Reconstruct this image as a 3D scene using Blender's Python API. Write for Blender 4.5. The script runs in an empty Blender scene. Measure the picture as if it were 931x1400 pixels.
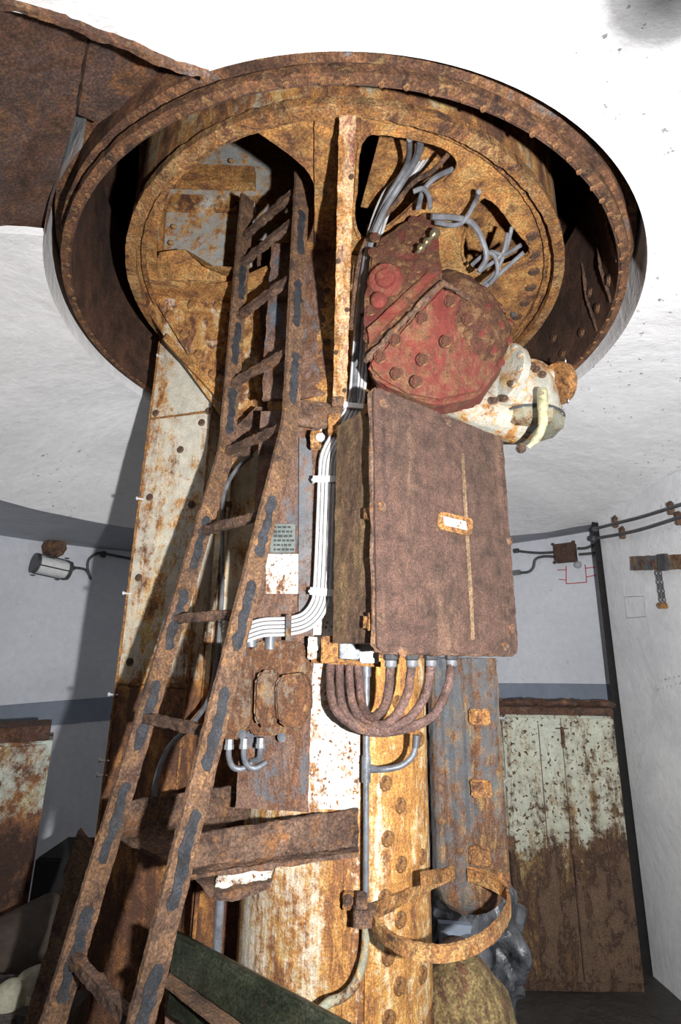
import bpy, bmesh, math, random
from mathutils import Vector, Matrix, noise
random.seed(7)
V = Vector; PI = math.pi
C = bpy.context.scene
COL = C.collection
# ------------------------------------------------------------------ camera, light, exposure
CAMZ = 1.8
F, TH, RO = 700.0, math.radians(15.5), math.radians(1.0)
camd = bpy.data.cameras.new('camera'); cam = bpy.data.objects.new('camera', camd); COL.objects.link(cam)
camd.sensor_fit = 'VERTICAL'; camd.sensor_height = 36; camd.lens = F / 1400 * 36; camd.clip_start = 0.02
r0 = V((1, 0, 0)); u0 = V((0, -math.sin(TH), math.cos(TH))); fw = V((0, math.cos(TH), math.sin(TH)))
cr = r0 * math.cos(RO) + u0 * math.sin(RO); cu = u0 * math.cos(RO) - r0 * math.sin(RO)
CP = V((0, 0, CAMZ))
cam.matrix_world = Matrix(((cr.x, cu.x, -fw.x, CP.x), (cr.y, cu.y, -fw.y, CP.y), (cr.z, cu.z, -fw.z, CP.z), (0, 0, 0, 1)))
C.camera = cam
w = bpy.data.worlds.new('world'); C.world = w; w.use_nodes = True
w.node_tree.nodes['Background'].inputs[0].default_value = (0.75, 0.85, 1.0, 1)
w.node_tree.nodes['Background'].inputs[1].default_value = 0.012
ld = bpy.data.lights.new('flash', 'SPOT'); ld.spot_size = math.radians(172); ld.spot_blend = 1.0; ld.energy = 370; ld.shadow_soft_size = 0.022; ld.color = (1.0, 0.985, 0.97)
lo = bpy.data.objects.new('flash', ld); COL.objects.link(lo); lo.location = (0.36, -0.03, CAMZ - 0.04); lo.rotation_euler = V((0.08, 1.0, 0.32)).to_track_quat('-Z', 'Y').to_euler()
C.view_settings.view_transform = 'Standard'; C.view_settings.look = 'None'
C.view_settings.exposure = 0.0; C.view_settings.gamma = 1.0; C.view_settings.use_curve_mapping = False

# ------------------------------------------------------------------ picking points of the place along sight lines
def ray(px, py):
    x = (px - 465.5) / F; y = -(py - 700) / F
    return cr * x + cu * y + fw
def W(px, py, Y): r = ray(px, py); return CP + r * (Y / r.y)
def WZ(px, py, z): r = ray(px, py); return CP + r * ((z - CAMZ) / r.z)
def PP(px, py, A, n): r = ray(px, py); return CP + r * ((A - CP).dot(n) / r.dot(n))
def proj(p):
    d = V(p) - CP; k = d.dot(fw); return (465.5 + F * d.dot(cr) / k, 700 - F * d.dot(cu) / k)
def WC(px, py, R, cy=1.96):
    r = ray(px, py); a = r.x**2 + r.y**2; b = -2 * r.y * cy; c = cy * cy - R * R
    return CP + r * ((-b + math.sqrt(b * b - 4 * a * c)) / (2 * a))

# ------------------------------------------------------------------ materials
def nodes(name):
    m = bpy.data.materials.new(name); m.use_nodes = True; nt = m.node_tree
    return m, nt, nt.nodes['Principled BSDF']
def coords(nt, scale=(1, 1, 1)):
    tc = nt.nodes.new('ShaderNodeTexCoord'); mp = nt.nodes.new('ShaderNodeMapping'); mp.inputs['Scale'].default_value = scale
    nt.links.new(tc.outputs['Object'], mp.inputs[0]); return mp.outputs[0]
def nz(nt, co, scale, detail=8, rough=0.6, dist=0.0):
    n = nt.nodes.new('ShaderNodeTexNoise'); n.inputs['Scale'].default_value = scale; n.inputs['Detail'].default_value = detail
    n.inputs['Roughness'].default_value = rough; n.inputs['Distortion'].default_value = dist
    nt.links.new(co, n.inputs['Vector']); return n.outputs['Fac']
def ramp(nt, fac, stops):
    r = nt.nodes.new('ShaderNodeValToRGB'); e = r.color_ramp.elements
    e[0].position, e[0].color = stops[0][0], (*stops[0][1], 1)
    e[1].position, e[1].color = stops[-1][0], (*stops[-1][1], 1)
    for p, c in stops[1:-1]:
        k = e.new(p); k.color = (*c, 1)
    nt.links.new(fac, r.inputs[0]); return r.outputs[0]
def g(v): return (v, v, v)
def mix(nt, fac, a, b, mode='MIX'):
    m = nt.nodes.new('ShaderNodeMix'); m.data_type = 'RGBA'; m.blend_type = mode
    for s, v in ((m.inputs[0], fac), (m.inputs[6], a), (m.inputs[7], b)):
        if hasattr(v, 'is_output'): nt.links.new(v, s)
        elif isinstance(v, (int, float)): s.default_value = v
        else: s.default_value = (*v, 1)
    return m.outputs[2]
def math_(nt, op, a, b=0.0):
    m = nt.nodes.new('ShaderNodeMath'); m.operation = op
    for s, v in ((m.inputs[0], a), (m.inputs[1], b)):
        if hasattr(v, 'is_output'): nt.links.new(v, s)
        else: s.default_value = v
    return m.outputs[0]
def bump(nt, b, h, strength, dist=0.01, prev=None):
    n = nt.nodes.new('ShaderNodeBump'); n.inputs['Strength'].default_value = strength; n.inputs['Distance'].default_value = dist
    nt.links.new(h, n.inputs['Height'])
    if prev: nt.links.new(prev, n.inputs['Normal'])
    nt.links.new(n.outputs[0], b.inputs['Normal']); return n.outputs[0]

DK = (0.045, 0.022, 0.014); BR = (0.12, 0.055, 0.032); MD = (0.25, 0.11, 0.045); OR = (0.48, 0.22, 0.06); OC = (0.62, 0.42, 0.16)
PU = (0.15, 0.075, 0.065)
def rust(name, cols, scale=7, fine=70, stretch=(1, 1, 1), bumpy=0.8, flecks=0.3, fleck=OC, rough=0.8, metal=0.0, contrast=1.0):
    """oxidised steel: large patches through cols, medium blotches, fine speckle, crusty bump"""
    m, nt, b = nodes(name); co = coords(nt, stretch); co1 = coords(nt)
    k = len(cols); n1 = nz(nt, co, scale, 12, 0.72, 0.6)
    c = ramp(nt, n1, [(0.37 + 0.26 * i / (k - 1), cols[i]) for i in range(k)])
    n0 = nz(nt, co1, fine * 0.22, 8, 0.7, 0.3)
    c = mix(nt, 0.8 * contrast, c, ramp(nt, n0, [(0.36, g(0.42)), (0.5, g(0.95)), (0.66, g(1.5))]), 'MULTIPLY')
    n2 = nz(nt, co1, fine * 2.6, 4, 0.7)
    c = mix(nt, 0.85 * contrast, c, ramp(nt, n2, [(0.36, g(0.4)), (0.5, g(0.95)), (0.64, g(1.75))]), 'MULTIPLY')
    n3 = nz(nt, co1, fine * 0.6, 8, 0.78)
    if flecks: c = mix(nt, math_(nt, 'MULTIPLY', ramp(nt, n3, [(0.55, g(0)), (0.63, g(1))]), flecks), c, fleck)
    nt.links.new(c, b.inputs['Base Color']); b.inputs['Roughness'].default_value = rough; b.inputs['Metallic'].default_value = metal
    nb = bump(nt, b, n3, bumpy, 0.014)
    bump(nt, b, n2, bumpy * 0.8, 0.004, nb)
    return m
def painted(name, paint, rusts=(OC, OR, MD, BR), amount=0.5, scale=6, streak=0.25, bumpy=0.35, dirt=0.5, rough=0.55, edge=0.05, spots=0.0, low=None):
    """old paint broken by rust patches and vertical runs; low = (z, fade) where standing water ate the paint"""
    m, nt, b = nodes(name); cs = coords(nt, (1, 1, streak)); co = coords(nt)
    n1 = nz(nt, cs, scale, 12, 0.75, 0.3); n4 = nz(nt, co, scale * 3.3, 9, 0.75)
    f = math_(nt, 'ADD', math_(nt, 'MULTIPLY', n1, 0.62), math_(nt, 'MULTIPLY', n4, 0.38))
    if spots:
        n5 = nz(nt, co, scale * 9, 3, 0.5)
        f = math_(nt, 'ADD', f, math_(nt, 'MULTIPLY', ramp(nt, n5, [(0.6, g(0)), (0.72, g(1))]), spots))
    if low:
        sx = nt.nodes.new('ShaderNodeSeparateXYZ'); tc = nt.nodes.new('ShaderNodeTexCoord'); ge = nt.nodes.new('ShaderNodeNewGeometry'); nt.links.new(ge.outputs['Position'], sx.inputs[0])
        lz = math_(nt, 'DIVIDE', math_(nt, 'SUBTRACT', low[0], sx.outputs[2]), low[1])
        mm = nt.nodes.new('ShaderNodeClamp'); nt.links.new(lz, mm.inputs[0])
        f = math_(nt, 'ADD', f, math_(nt, 'MULTIPLY', mm.outputs[0], 0.20))
    t = 0.68 - 0.36 * amount
    k = len(rusts)
    nr = nz(nt, coords(nt, (1, 1, max(streak, .35))), scale * 2.2, 10, 0.75, 0.5)
    ff = math_(nt, 'ADD', math_(nt, 'MULTIPLY', math_(nt, 'SUBTRACT', f, t), 0.7), math_(nt, 'SUBTRACT', nr, 0.40))
    rc = ramp(nt, ff, [(0.0 + i * 0.24 / (k - 1), rusts[i]) for i in range(k)])
    mask = ramp(nt, f, [(t - edge, g(0)), (t - edge * .3, g(.45)), (t + 0.02, g(1))])
    stain = ramp(nt, n1, [(0.38, g(0)), (0.60, g(1))])
    p = mix(nt, math_(nt, 'MULTIPLY', stain, dirt), paint, tuple(0.5 * a + 0.5 * c for a, c in zip(paint, (0.5, 0.31, 0.10))))
    c = mix(nt, mask, p, rc)
    n2 = nz(nt, co, 190, 4, 0.7); n0 = nz(nt, co, 17, 8, .7)
    c = mix(nt, 0.6, c, ramp(nt, n0, [(0.36, g(0.7)), (0.62, g(1.2))]), 'MULTIPLY')
    rg = mix(nt, mask, (0.28, 0.28, 0.28), (0.8, 0.8, 0.8))
    c = mix(nt, rg, c, ramp(nt, n2, [(0.36, g(0.45)), (0.5, g(0.95)), (0.64, g(1.6))]), 'MULTIPLY')
    nt.links.new(c, b.inputs['Base Color'])
    rr = ramp(nt, mask, [(0.0, g(rough)), (1.0, g(0.85))]); nt.links.new(rr, b.inputs['Roughness'])
    nb = bump(nt, b, f, bumpy, 0.05)
    bump(nt, b, n2, bumpy, 0.004, nb)
    return m
def plain(name, col, rough=0.5, metal=0.0, bumpy=0.1, var=0.35, scale=25):
    m, nt, b = nodes(name); co = coords(nt); n = nz(nt, co, scale, 6, 0.65)
    c = mix(nt, 1.0, col, ramp(nt, n, [(0.3, g(1 - var)), (0.7, g(1 + var))]), 'MULTIPLY')
    nt.links.new(c, b.inputs['Base Color']); b.inputs['Roughness'].default_value = rough; b.inputs['Metallic'].default_value = metal
    bump(nt, b, n, bumpy, 0.01); return m
def concrete(name, col, dark, stain=0.35, pits=0.0, bumpy=0.25, rough=0.8, near_black=None):
    m, nt, b = nodes(name); co = coords(nt)
    n1 = nz(nt, co, 1.6, 9, 0.62, 0.3); n2 = nz(nt, co, 22, 8, 0.65)
    c = mix(nt, math_(nt, 'MULTIPLY', ramp(nt, n1, [(0.42, g(0)), (0.7, g(1))]), stain), col, dark)
    c = mix(nt, 0.5, c, ramp(nt, n2, [(0.3, g(0.86)), (0.7, g(1.1))]), 'MULTIPLY')
    n3 = nz(nt, co, 38, 3, 0.6)
    if pits:
        n4 = nz(nt, co, 2.2, 4, 0.5)
        pm = math_(nt, 'MULTIPLY', ramp(nt, n3, [(0.66, g(0)), (0.69, g(1))]), ramp(nt, n4, [(0.5, g(0)), (0.6, g(1))]))
        c = mix(nt, math_(nt, 'MULTIPLY', pm, pits), c, (0.12, 0.11, 0.1))
    if near_black:      # a dark blotch with a ragged edge round a given point
        vd = nt.nodes.new('ShaderNodeVectorMath'); vd.operation = 'DISTANCE'; nt.links.new(co, vd.inputs[0]); vd.inputs[1].default_value = near_black[0]
        dd_ = math_(nt, 'ADD', math_(nt, 'DIVIDE', vd.outputs['Value'], near_black[1]), math_(nt, 'MULTIPLY', math_(nt, 'SUBTRACT', n1, 0.5), 1.2))
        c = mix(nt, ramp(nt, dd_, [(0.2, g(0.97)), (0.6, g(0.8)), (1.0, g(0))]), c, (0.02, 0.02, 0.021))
    nt.links.new(c, b.inputs['Base Color']); b.inputs['Roughness'].default_value = rough
    nb = bump(nt, b, n1, bumpy, 0.15); bump(nt, b, n2, bumpy, 0.012, nb)
    return m

M = {}
M['ceil'] = concrete('white_limewash', (0.88, 0.885, 0.90), (0.68, 0.69, 0.72), 0.35, 0.8, near_black=(WZ(916, 12, CAMZ + 1.17), 0.20))
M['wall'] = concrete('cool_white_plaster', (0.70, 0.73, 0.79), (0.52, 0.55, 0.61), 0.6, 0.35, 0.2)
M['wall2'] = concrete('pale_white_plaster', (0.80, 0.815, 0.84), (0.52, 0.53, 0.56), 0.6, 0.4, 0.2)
M['soffit'] = concrete('shade_and_mortar_grey', (0.42, 0.44, 0.48), (0.32, 0.33, 0.37), 0.6, 0.2)  # soffit's shade is put into this darker grey; the mortar blob shares it
M['ledge'] = concrete('blue_grey_cement', (0.24, 0.28, 0.35), (0.16, 0.19, 0.24), 0.6, 0.2)
M['floor'] = concrete('damp_dark_floor', (0.05, 0.045, 0.04), (0.02, 0.018, 0.016), 0.8, 0.0, 0.6, 0.6)
M['near_black'] = plain('black_gap', (0.012, 0.011, 0.011), 0.9)
M['plate_brown'] = rust('brown_plate_rust', [DK, BR, (0.10, 0.06, 0.05), MD], 5, 60, (1, 1, 1), 0.9, 0.25, (0.4, 0.25, 0.1))
M['ring'] = rust('ring_rust', [DK, BR, BR, MD, (0.16, 0.14, 0.14)], 6, 55, (1, 1, 1), 0.8, 0.35, OC)
M['ring_in'] = rust('inner_ring_brown', [DK, (0.09, 0.045, 0.028), BR], 4, 60, (1, 1, .5), 0.6, 0.15, MD)
M['lip'] = rust('lip_rust', [DK, BR, MD, BR, MD], 12, 60, (1, 1, 1), 1.0, 0.5, OC)
M['orange'] = rust('orange_rust', [BR, MD, (0.36, 0.17, 0.06), OR, (0.5, 0.3, 0.11), MD], 6, 55, (1, 1, 1), 0.8, 0.5, OC)
M['flange'] = rust('flange_rust', [BR, MD, OR, MD, (0.5, 0.3, 0.12), MD, BR], 9, 60, (1, 1, 1), 0.9, 0.4, (0.7, 0.5, 0.25))
M['drum'] = painted('drum_side', (0.44, 0.43, 0.34), (OC, OR, MD, BR), 0.62, 5, 0.3, 0.5, 0.7)
M['nodule'] = rust('nodule_rust', [BR, MD, (0.36, 0.2, 0.09), MD], 20, 60)
M['hoopm'] = rust('hoop_rust', [BR, MD, OR, MD, (0.56, 0.34, 0.13), OR, MD], 12, 60, (1, 1, 1), 0.9, 0.4)
M['pipe_rust'] = rust('conduit_rust', [(0.08, 0.046, 0.038), (0.13, 0.076, 0.064), (0.17, 0.10, 0.084), (0.18, 0.09, 0.05)], 14, 70, (1, 1, 1), 0.7, 0.2, MD, 0.6)
M['gland'] = plain('dark_gland', (0.05, 0.05, 0.055), 0.4, 0.1)
M['ladder'] = rust('ladder_rust', [(0.09, 0.05, 0.035), (0.16, 0.09, 0.06), (0.24, 0.135, 0.072), (0.17, 0.09, 0.053), (0.36, 0.2, 0.085)], 12, 60, (1, 1, 1), 1.0, 0.45, OR)
M['slate'] = rust('slate_paint_left', [(0.016, 0.018, 0.022), (0.035, 0.038, 0.046), (0.022, 0.023, 0.026)], 30, 90, (1, 1, 1), 0.4, 0.15, MD)
M['crust'] = rust('crust_rust', [(0.09, 0.05, 0.035), (0.15, 0.083, 0.055), (0.21, 0.13, 0.09), MD], 14, 50, (1, 1, 1), 1.2, 0.5, OR)
M['crust_or'] = rust('orange_crust', [BR, MD, (0.40, 0.20, 0.07), OR, MD, BR], 16, 60, (1, 1, 1), 1.0, 0.4, (0.75, 0.5, 0.25))
M['rib'] = rust('rib_rust', [MD, OR, (0.68, 0.42, 0.24), (0.35, 0.14, 0.09)], 14, 60, (1, 1, .4), 0.9, 0.5, (0.8, 0.6, 0.4))
M['box'] = rust('box_purple_rust', [(0.066, 0.036, 0.028), (0.115, 0.060, 0.043), (0.085, 0.048, 0.034), (0.165, 0.092, 0.060)], 7, 100, (1, 1, .12), 0.7, 0.2, (0.3, 0.17, 0.11))
M['boxside'] = rust('box_side_rust', [(0.08, 0.045, 0.03), (0.13, 0.075, 0.045), (0.2, 0.13, 0.06)], 8, 85, (1, 1, .25), 0.6, 0.3, (0.35, 0.2, 0.08))
M['white'] = painted('white_paint_rusting', (0.80, 0.77, 0.68), (OC, OR, MD, BR), 0.52, 5, 0.22, 0.4, 0.45)
M['white_streaky'] = painted('white_paint_streaked', (0.86, 0.82, 0.70), (OC, (0.52, 0.28, 0.09), OR, MD, MD), 0.55, 11, 0.05, 0.5, 0.85, edge=0.09)
M['strap'] = painted('strap_paint', (0.90, 0.82, 0.58), ((0.75, 0.5, 0.2), (0.66, 0.34, 0.09), (0.55, 0.26, 0.07), OR, MD), 0.60, 8, 0.14, 0.6, 0.9, spots=0.05)
M['white_spotted'] = painted('white_paint_spotted', (0.80, 0.78, 0.72), (OR, MD, BR), 0.36, 10, 0.5, 0.5, 0.3, spots=0.22)
M['pillar'] = painted('pillar_paint', (0.62, 0.59, 0.50), (OC, OR, MD, BR), 0.42, 5, 0.3, 0.3, 0.5, spots=0.05, low=(1.72, 0.10))
M['web'] = painted('web_paint', (0.62, 0.58, 0.46), (OC, OR, MD, BR), 0.40, 4, 0.2, 0.3, 0.5, low=(1.75, 0.2))
M['gusset'] = painted('gusset_paint', (0.66, 0.65, 0.60), (OC, (0.55, 0.33, 0.12), OR, MD, BR), 0.60, 7, 0.6, 0.6, 0.7)
M['housing'] = painted('housing_paint', (0.42, 0.43, 0.42), (OC, OR, MD), 0.42, 9, 0.8, 0.4, 0.3)
M['cabinet'] = painted('cabinet_paint', (0.50, 0.54, 0.46), ((0.3, 0.2, 0.08), (0.16, 0.09, 0.04), (0.10, 0.055, 0.03), DK, (0.13, 0.08, 0.05)), 0.40, 5, 0.16, 0.3, 0.6, spots=0.34, low=(0.80, 0.3))
M['cabinet2'] = painted('green_cabinet_paint', (0.50, 0.56, 0.50), ((0.35, 0.25, 0.1), MD, BR, DK), 0.50, 2.2, 0.6, 0.3, 0.2, spots=0.08, low=(1.05, 0.3))
M['bluegrey'] = painted('blue_grey_paint', (0.115, 0.135, 0.16), ((0.42, 0.28, 0.12), MD, BR, (0.4, 0.24, 0.1)), 0.46, 6, 0.22, 0.9, 0.35)
M['blueband'] = painted('blue_band_paint', (0.13, 0.15, 0.18), (MD, BR, MD), 0.36, 6, 0.3, 0.5, 0.3)
M['mount'] = painted('brown_blue_plate', (0.12, 0.14, 0.17), (MD, BR, (0.22, 0.13, 0.09), (0.14, 0.08, 0.06)), 0.58, 5, 0.35, 0.6, 0.2)
M['casting'] = painted('grey_brown_casting', (0.24, 0.215, 0.18), ((0.4, 0.24, 0.1), MD, BR, MD), 0.58, 9, 0.5, 0.8, 0.4)
M['red'] = painted('red_lead_paint', (0.27, 0.05, 0.038), ((0.2, 0.06, 0.04), (0.30, 0.15, 0.08), MD, BR), 0.42, 8, 0.7, 0.9, 0.15)
M['red_crust'] = painted('red_crusted', (0.23, 0.052, 0.04), ((0.2, 0.08, 0.05), BR, MD, (0.35, 0.2, 0.1)), 0.58, 12, 1, 1.2, 0.2)
M['cream'] = painted('cream_paint', (0.50, 0.50, 0.44), (OC, OR, MD), 0.42, 8, 0.6, 0.3, 0.35)
M['creamg'] = painted('grey_green_paint', (0.30, 0.31, 0.24), (OC, MD, DK), 0.40, 12, 0.6, 0.4, 0.3)
M['cable_w'] = plain('white_cable', (0.50, 0.50, 0.51), 0.5, 0, 0.2, 0.2)
M['cable_g'] = plain('grey_cable', (0.15, 0.155, 0.17), 0.55, 0, 0.2, 0.4)
M['cable_d'] = plain('dark_cable', (0.07, 0.07, 0.075), 0.5, 0, 0.2)
M['clip'] = plain('white_band', (0.85, 0.85, 0.84), 0.4)
M['steel'] = plain('dull_steel', (0.24, 0.25, 0.26), 0.4, 0.4)
M['zinc'] = plain('zinc_grey', (0.15, 0.16, 0.18), 0.45, 0.2, 0.3, .5)
M['brass'] = plain('brass', (0.55, 0.5, 0.33), 0.3, 0.9)
M['green'] = rust('olive_green_paint', [(0.012, 0.015, 0.010), (0.019, 0.023, 0.014), (0.032, 0.034, 0.024)], 5, 70, (1, 1, 1), 0.15, 0.05, MD, 0.3)
M['glass'] = plain('frosted_glass', (0.85, 0.86, 0.86), 0.2, 0, 0.05, 0.12)
M['redmark'] = plain('red_crayon', (0.50, 0.09, 0.11), 0.8)
M['pencil'] = plain('pencil_grey', (0.36, 0.37, 0.40), 0.8)
M['plastic'] = plain('crumpled_sheet', (0.075, 0.08, 0.09), 0.3, 0, 1.0, 0.95, 12)
M['sack'] = plain('pale_sack', (0.30, 0.29, 0.22), 0.8, 0, 0.6, 0.4)
M['name'] = plain('grey_nameplate', (0.20, 0.23, 0.22), 0.4, 0.3)
M['ink'] = plain('dark_print', (0.04, 0.045, 0.045), 0.6)
M['wet'] = plain('silvery_drip', (0.75, 0.78, 0.8), 0.15, 0.3)

# ------------------------------------------------------------------ mesh helpers
def obj(name, bm, m, parent=None, sharp=35, label=None):
    me = bpy.data.meshes.new(name)
    bmesh.ops.recalc_face_normals(bm, faces=bm.faces)
    if parent is not None:
        o_ = Matrix.Identity(4); q = parent; t = V((0, 0, 0))
        while q is not None: t += q.location; q = q.parent
        bm.transform(Matrix.Translation(-t))
    bm.to_mesh(me); bm.free()
    me.polygons.foreach_set('use_smooth', [True] * len(me.polygons)); me.set_sharp_from_angle(angle=math.radians(sharp))
    me.materials.append(M[m] if isinstance(m, str) else m)
    o = bpy.data.objects.new(name, me); COL.objects.link(o)
    if parent is not None: o.parent = parent
    if label: o['label'] = label
    return o
def tag(o, label, cat, group=None, kind=None):
    o['label'] = label; o['category'] = cat
    if group: o['group'] = group
    if kind: o['kind'] = kind
    return o
def thing(name, loc, label, cat, group=None):
    o = bpy.data.objects.new(name, None); COL.objects.link(o); o.location = loc; o.empty_display_size = 0.05
    return tag(o, label, cat, group)
def struct(o): o['kind'] = 'structure'; return o
def BM(): return bmesh.new()
def box(bm, c, s, R=None, bev=0.0):
    r = bmesh.ops.create_cube(bm, size=1.0)
    vs = r['verts']
    bmesh.ops.scale(bm, vec=V(s), verts=vs)
    if bev: 
        es = list({e for v in vs for e in v.link_edges})
        k = bmesh.ops.bevel(bm, geom=es, offset=bev, segments=2, affect='EDGES'); vs = list({v for f in k['faces'] for v in f.verts} | {v for v in vs if v.is_valid})
    m = Matrix.Translation(V(c)) @ (R.to_4x4() if R is not None else Matrix.Identity(4))
    bmesh.ops.transform(bm, matrix=m, verts=vs); return bm
def frame_(d, up=V((0, 0, 1))):
    d = V(d).normalized()
    if abs(d.dot(up)) > 0.98: up = V((0, 1, 0))
    a = up.cross(d).normalized(); b = d.cross(a).normalized(); return a, b, d
def rotm(x, y, z): return Matrix((x, y, z)).transposed()
def smooth_path(pts, n=6):
    pts = [V(p) for p in pts]
    if len(pts) < 3: return pts
    out = []
    for i in range(len(pts) - 1):
        p0 = pts[max(i - 1, 0)]; p1 = pts[i]; p2 = pts[i + 1]; p3 = pts[min(i + 2, len(pts) - 1)]
        for k in range(n):
            t = k / n
            out.append(0.5 * ((2 * p1) + (p2 - p0) * t + (2 * p0 - 5 * p1 + 4 * p2 - p3) * t * t + (3 * p1 - p0 - 3 * p2 + p3) * t**3))
    out.append(pts[-1]); return out
def tube(bm, pts, r, seg=10, sec=None, up=V((0, 0, 1))):
    """sweep a circle (or a section of 2-d points) along pts"""
    pts = [V(p) for p in pts]; n = len(pts)
    a, b, d = frame_(pts[1] - pts[0], up); rings = []
    for i in range(n):
        t = (pts[min(i + 1, n - 1)] - pts[max(i - 1, 0)]).normalized()
        a = (a - t * a.dot(t)).normalized(); b = t.cross(a).normalized()
        ri = r[i] if isinstance(r, (list, tuple)) else r
        if sec: ps = [pts[i] + a * x + b * y for x, y in sec]
        else: ps = [pts[i] + (a * math.cos(2 * PI * k / seg) + b * math.sin(2 * PI * k / seg)) * ri for k in range(seg)]
        rings.append([bm.verts.new(p) for p in ps])
    m = len(rings[0])
    for i in range(n - 1):
        for k in range(m): bm.faces.new((rings[i][k], rings[i][(k + 1) % m], rings[i + 1][(k + 1) % m], rings[i + 1][k]))
    bm.faces.new(rings[0][::-1]); bm.faces.new(rings[-1]); return bm
def lathe(bm, prof, c, axis=(0, 0, 1), seg=32, a0=0.0, a1=2 * PI, ref=None):
    """prof = [(radius, height)]; closed loop of profile when first == last"""
    c = V(c); a, b, d = frame_(axis)
    if ref is not None:
        a = (V(ref) - d * V(ref).dot(d)).normalized(); b = d.cross(a)
    full = abs(a1 - a0 - 2 * PI) < 1e-5; n = seg if full else seg + 1
    R = []
    for i in range(n):
        t = a0 + (a1 - a0) * i / seg
        R.append([None if r < 1e-6 else bm.verts.new(c + (a * math.cos(t) + b * math.sin(t)) * r + d * h) for r, h in prof])
    cen = {}
    for j, (r, h) in enumerate(prof):
        if r < 1e-6: cen[j] = bm.verts.new(c + d * h)
    for i in range(n if full else n - 1):
        A = R[i]; B = R[(i + 1) % n]
        for j in range(len(prof) - 1):
            q = [A[j] or cen[j], A[j + 1] or cen[j + 1], B[j + 1] or cen.get(j + 1), B[j] or cen.get(j)]
            u = []
            for x in q:
                if x not in u: u.append(x)
            if len(u) > 2:
                try: bm.faces.new(u)
                except ValueError: pass
    return bm
def prism(bm, pts, ext):
    a = [bm.verts.new(V(p)) for p in pts]; b = [bm.verts.new(V(p) + V(ext)) for p in pts]; n = len(a)
    bm.faces.new(a); bm.faces.new(b[::-1])
    for i in range(n): bm.faces.new((a[i], b[i], b[(i + 1) % n], a[(i + 1) % n]))
    return bm
def dome(bm, c, n, r, h=None, seg=10):
    h = h or r * 0.6
    return lathe(bm, [(r, -0.002), (r, h * 0.25), (r * 0.85, h * 0.65), (r * 0.5, h * 0.93), (0, h)], c, n, seg)
def hexb(bm, c, n, r, h=None):
    h = h or r * 0.8
    lathe(bm, [(r * 1.35, -0.001), (r * 1.35, h * 0.25), (r, h * 0.25)], c, n, 10)
    return lathe(bm, [(r, h * 0.15), (r, h * .62), (r * .86, h * .75), (0, h * .75)], c, n, 6)
def refine(bm, L, it=6):
    bmesh.ops.triangulate(bm, faces=bm.faces)
    for _ in range(it):
        es = [e for e in bm.edges if e.calc_length() > L]
        if not es: break
        bmesh.ops.subdivide_edges(bm, edges=es, cuts=1, use_grid_fill=True)
        bmesh.ops.triangulate(bm, faces=[f for f in bm.faces if len(f.verts) > 3])
    return bm
def rough(bm, L=0.012, amp=0.003, fr=40, it=6, bias=0.0):
    refine(bm, L, it); bmesh.ops.recalc_face_normals(bm, faces=bm.faces); bm.normal_update()
    for v in bm.verts:
        k = noise.noise(v.co * fr) + 0.6 * noise.noise(v.co * fr * 2.3 + V((5, 1, 2))) + 0.25 * noise.noise(v.co * fr * .3)
        v.co += v.normal * (k * amp + bias)
    return bm
def copies(src, placed, parent=None):
    """copies of a one-mesh part at other spots: placed = [(location, rotation matrix or None)]"""
    for loc, R in placed:
        c = src.copy(); COL.objects.link(c); c.parent = parent if parent is not None else src.parent
        t = V((0, 0, 0)); q = c.parent
        while q is not None: t += q.location; q = q.parent
        c.matrix_basis = Matrix.Translation(V(loc) - t) @ (R.to_4x4() if R is not None else Matrix.Identity(4))
def row_parts(name, mat, parent, spots, r, kind='dome', amp=0.0, lab=None):
    """each rivet or bolt a part of its own: spots = [(point, outward normal)]"""
    bm = BM()
    if kind == 'dome': dome(bm, (0, 0, 0), (0, 0, 1), r, seg=12)
    else: hexb(bm, (0, 0, 0), (0, 0, 1), r)
    if amp: rough(bm, r * 0.5, amp, 90, 2)
    for i, (p, n) in enumerate(spots):
        a, b, d = frame_(n); R = rotm(a, b, d)
        t = V((0, 0, 0)); q = parent
        while q is not None: t += q.location; q = q.parent
        if i == 0:
            me = bpy.data.meshes.new(name); bmesh.ops.recalc_face_normals(bm, faces=bm.faces); bm.to_mesh(me); bm.free(); me.materials.append(M[mat])
            me.polygons.foreach_set('use_smooth', [True] * len(me.polygons)); me.set_sharp_from_angle(angle=math.radians(40))
            o = bpy.data.objects.new(name, me); src = o
        else: o = src.copy()
        COL.objects.link(o); o.parent = parent; o.matrix_basis = Matrix.Translation(V(p) - t) @ R.to_4x4()
        if lab: o['label'] = lab

AX = V((0, 1.96, 0))
CZ = CAMZ
def pol(r, a, z): return V((AX.x + r * math.sin(a), AX.y - r * math.cos(a), z))    # a = 0 towards the camera, + to the right

# ================================================================== ROOM
HZ, HR = CZ + 1.2785, 1.145      # edge of the round hole in the vault
WR = 2.8
def rimz(x): return CZ + 0.87 + 0.05 * x
def RIMX(x, y=3.0): return 2.0 + 0.55 * max(0, min(1, (x + .2) / 1.5))
RIM = 2.0
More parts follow.
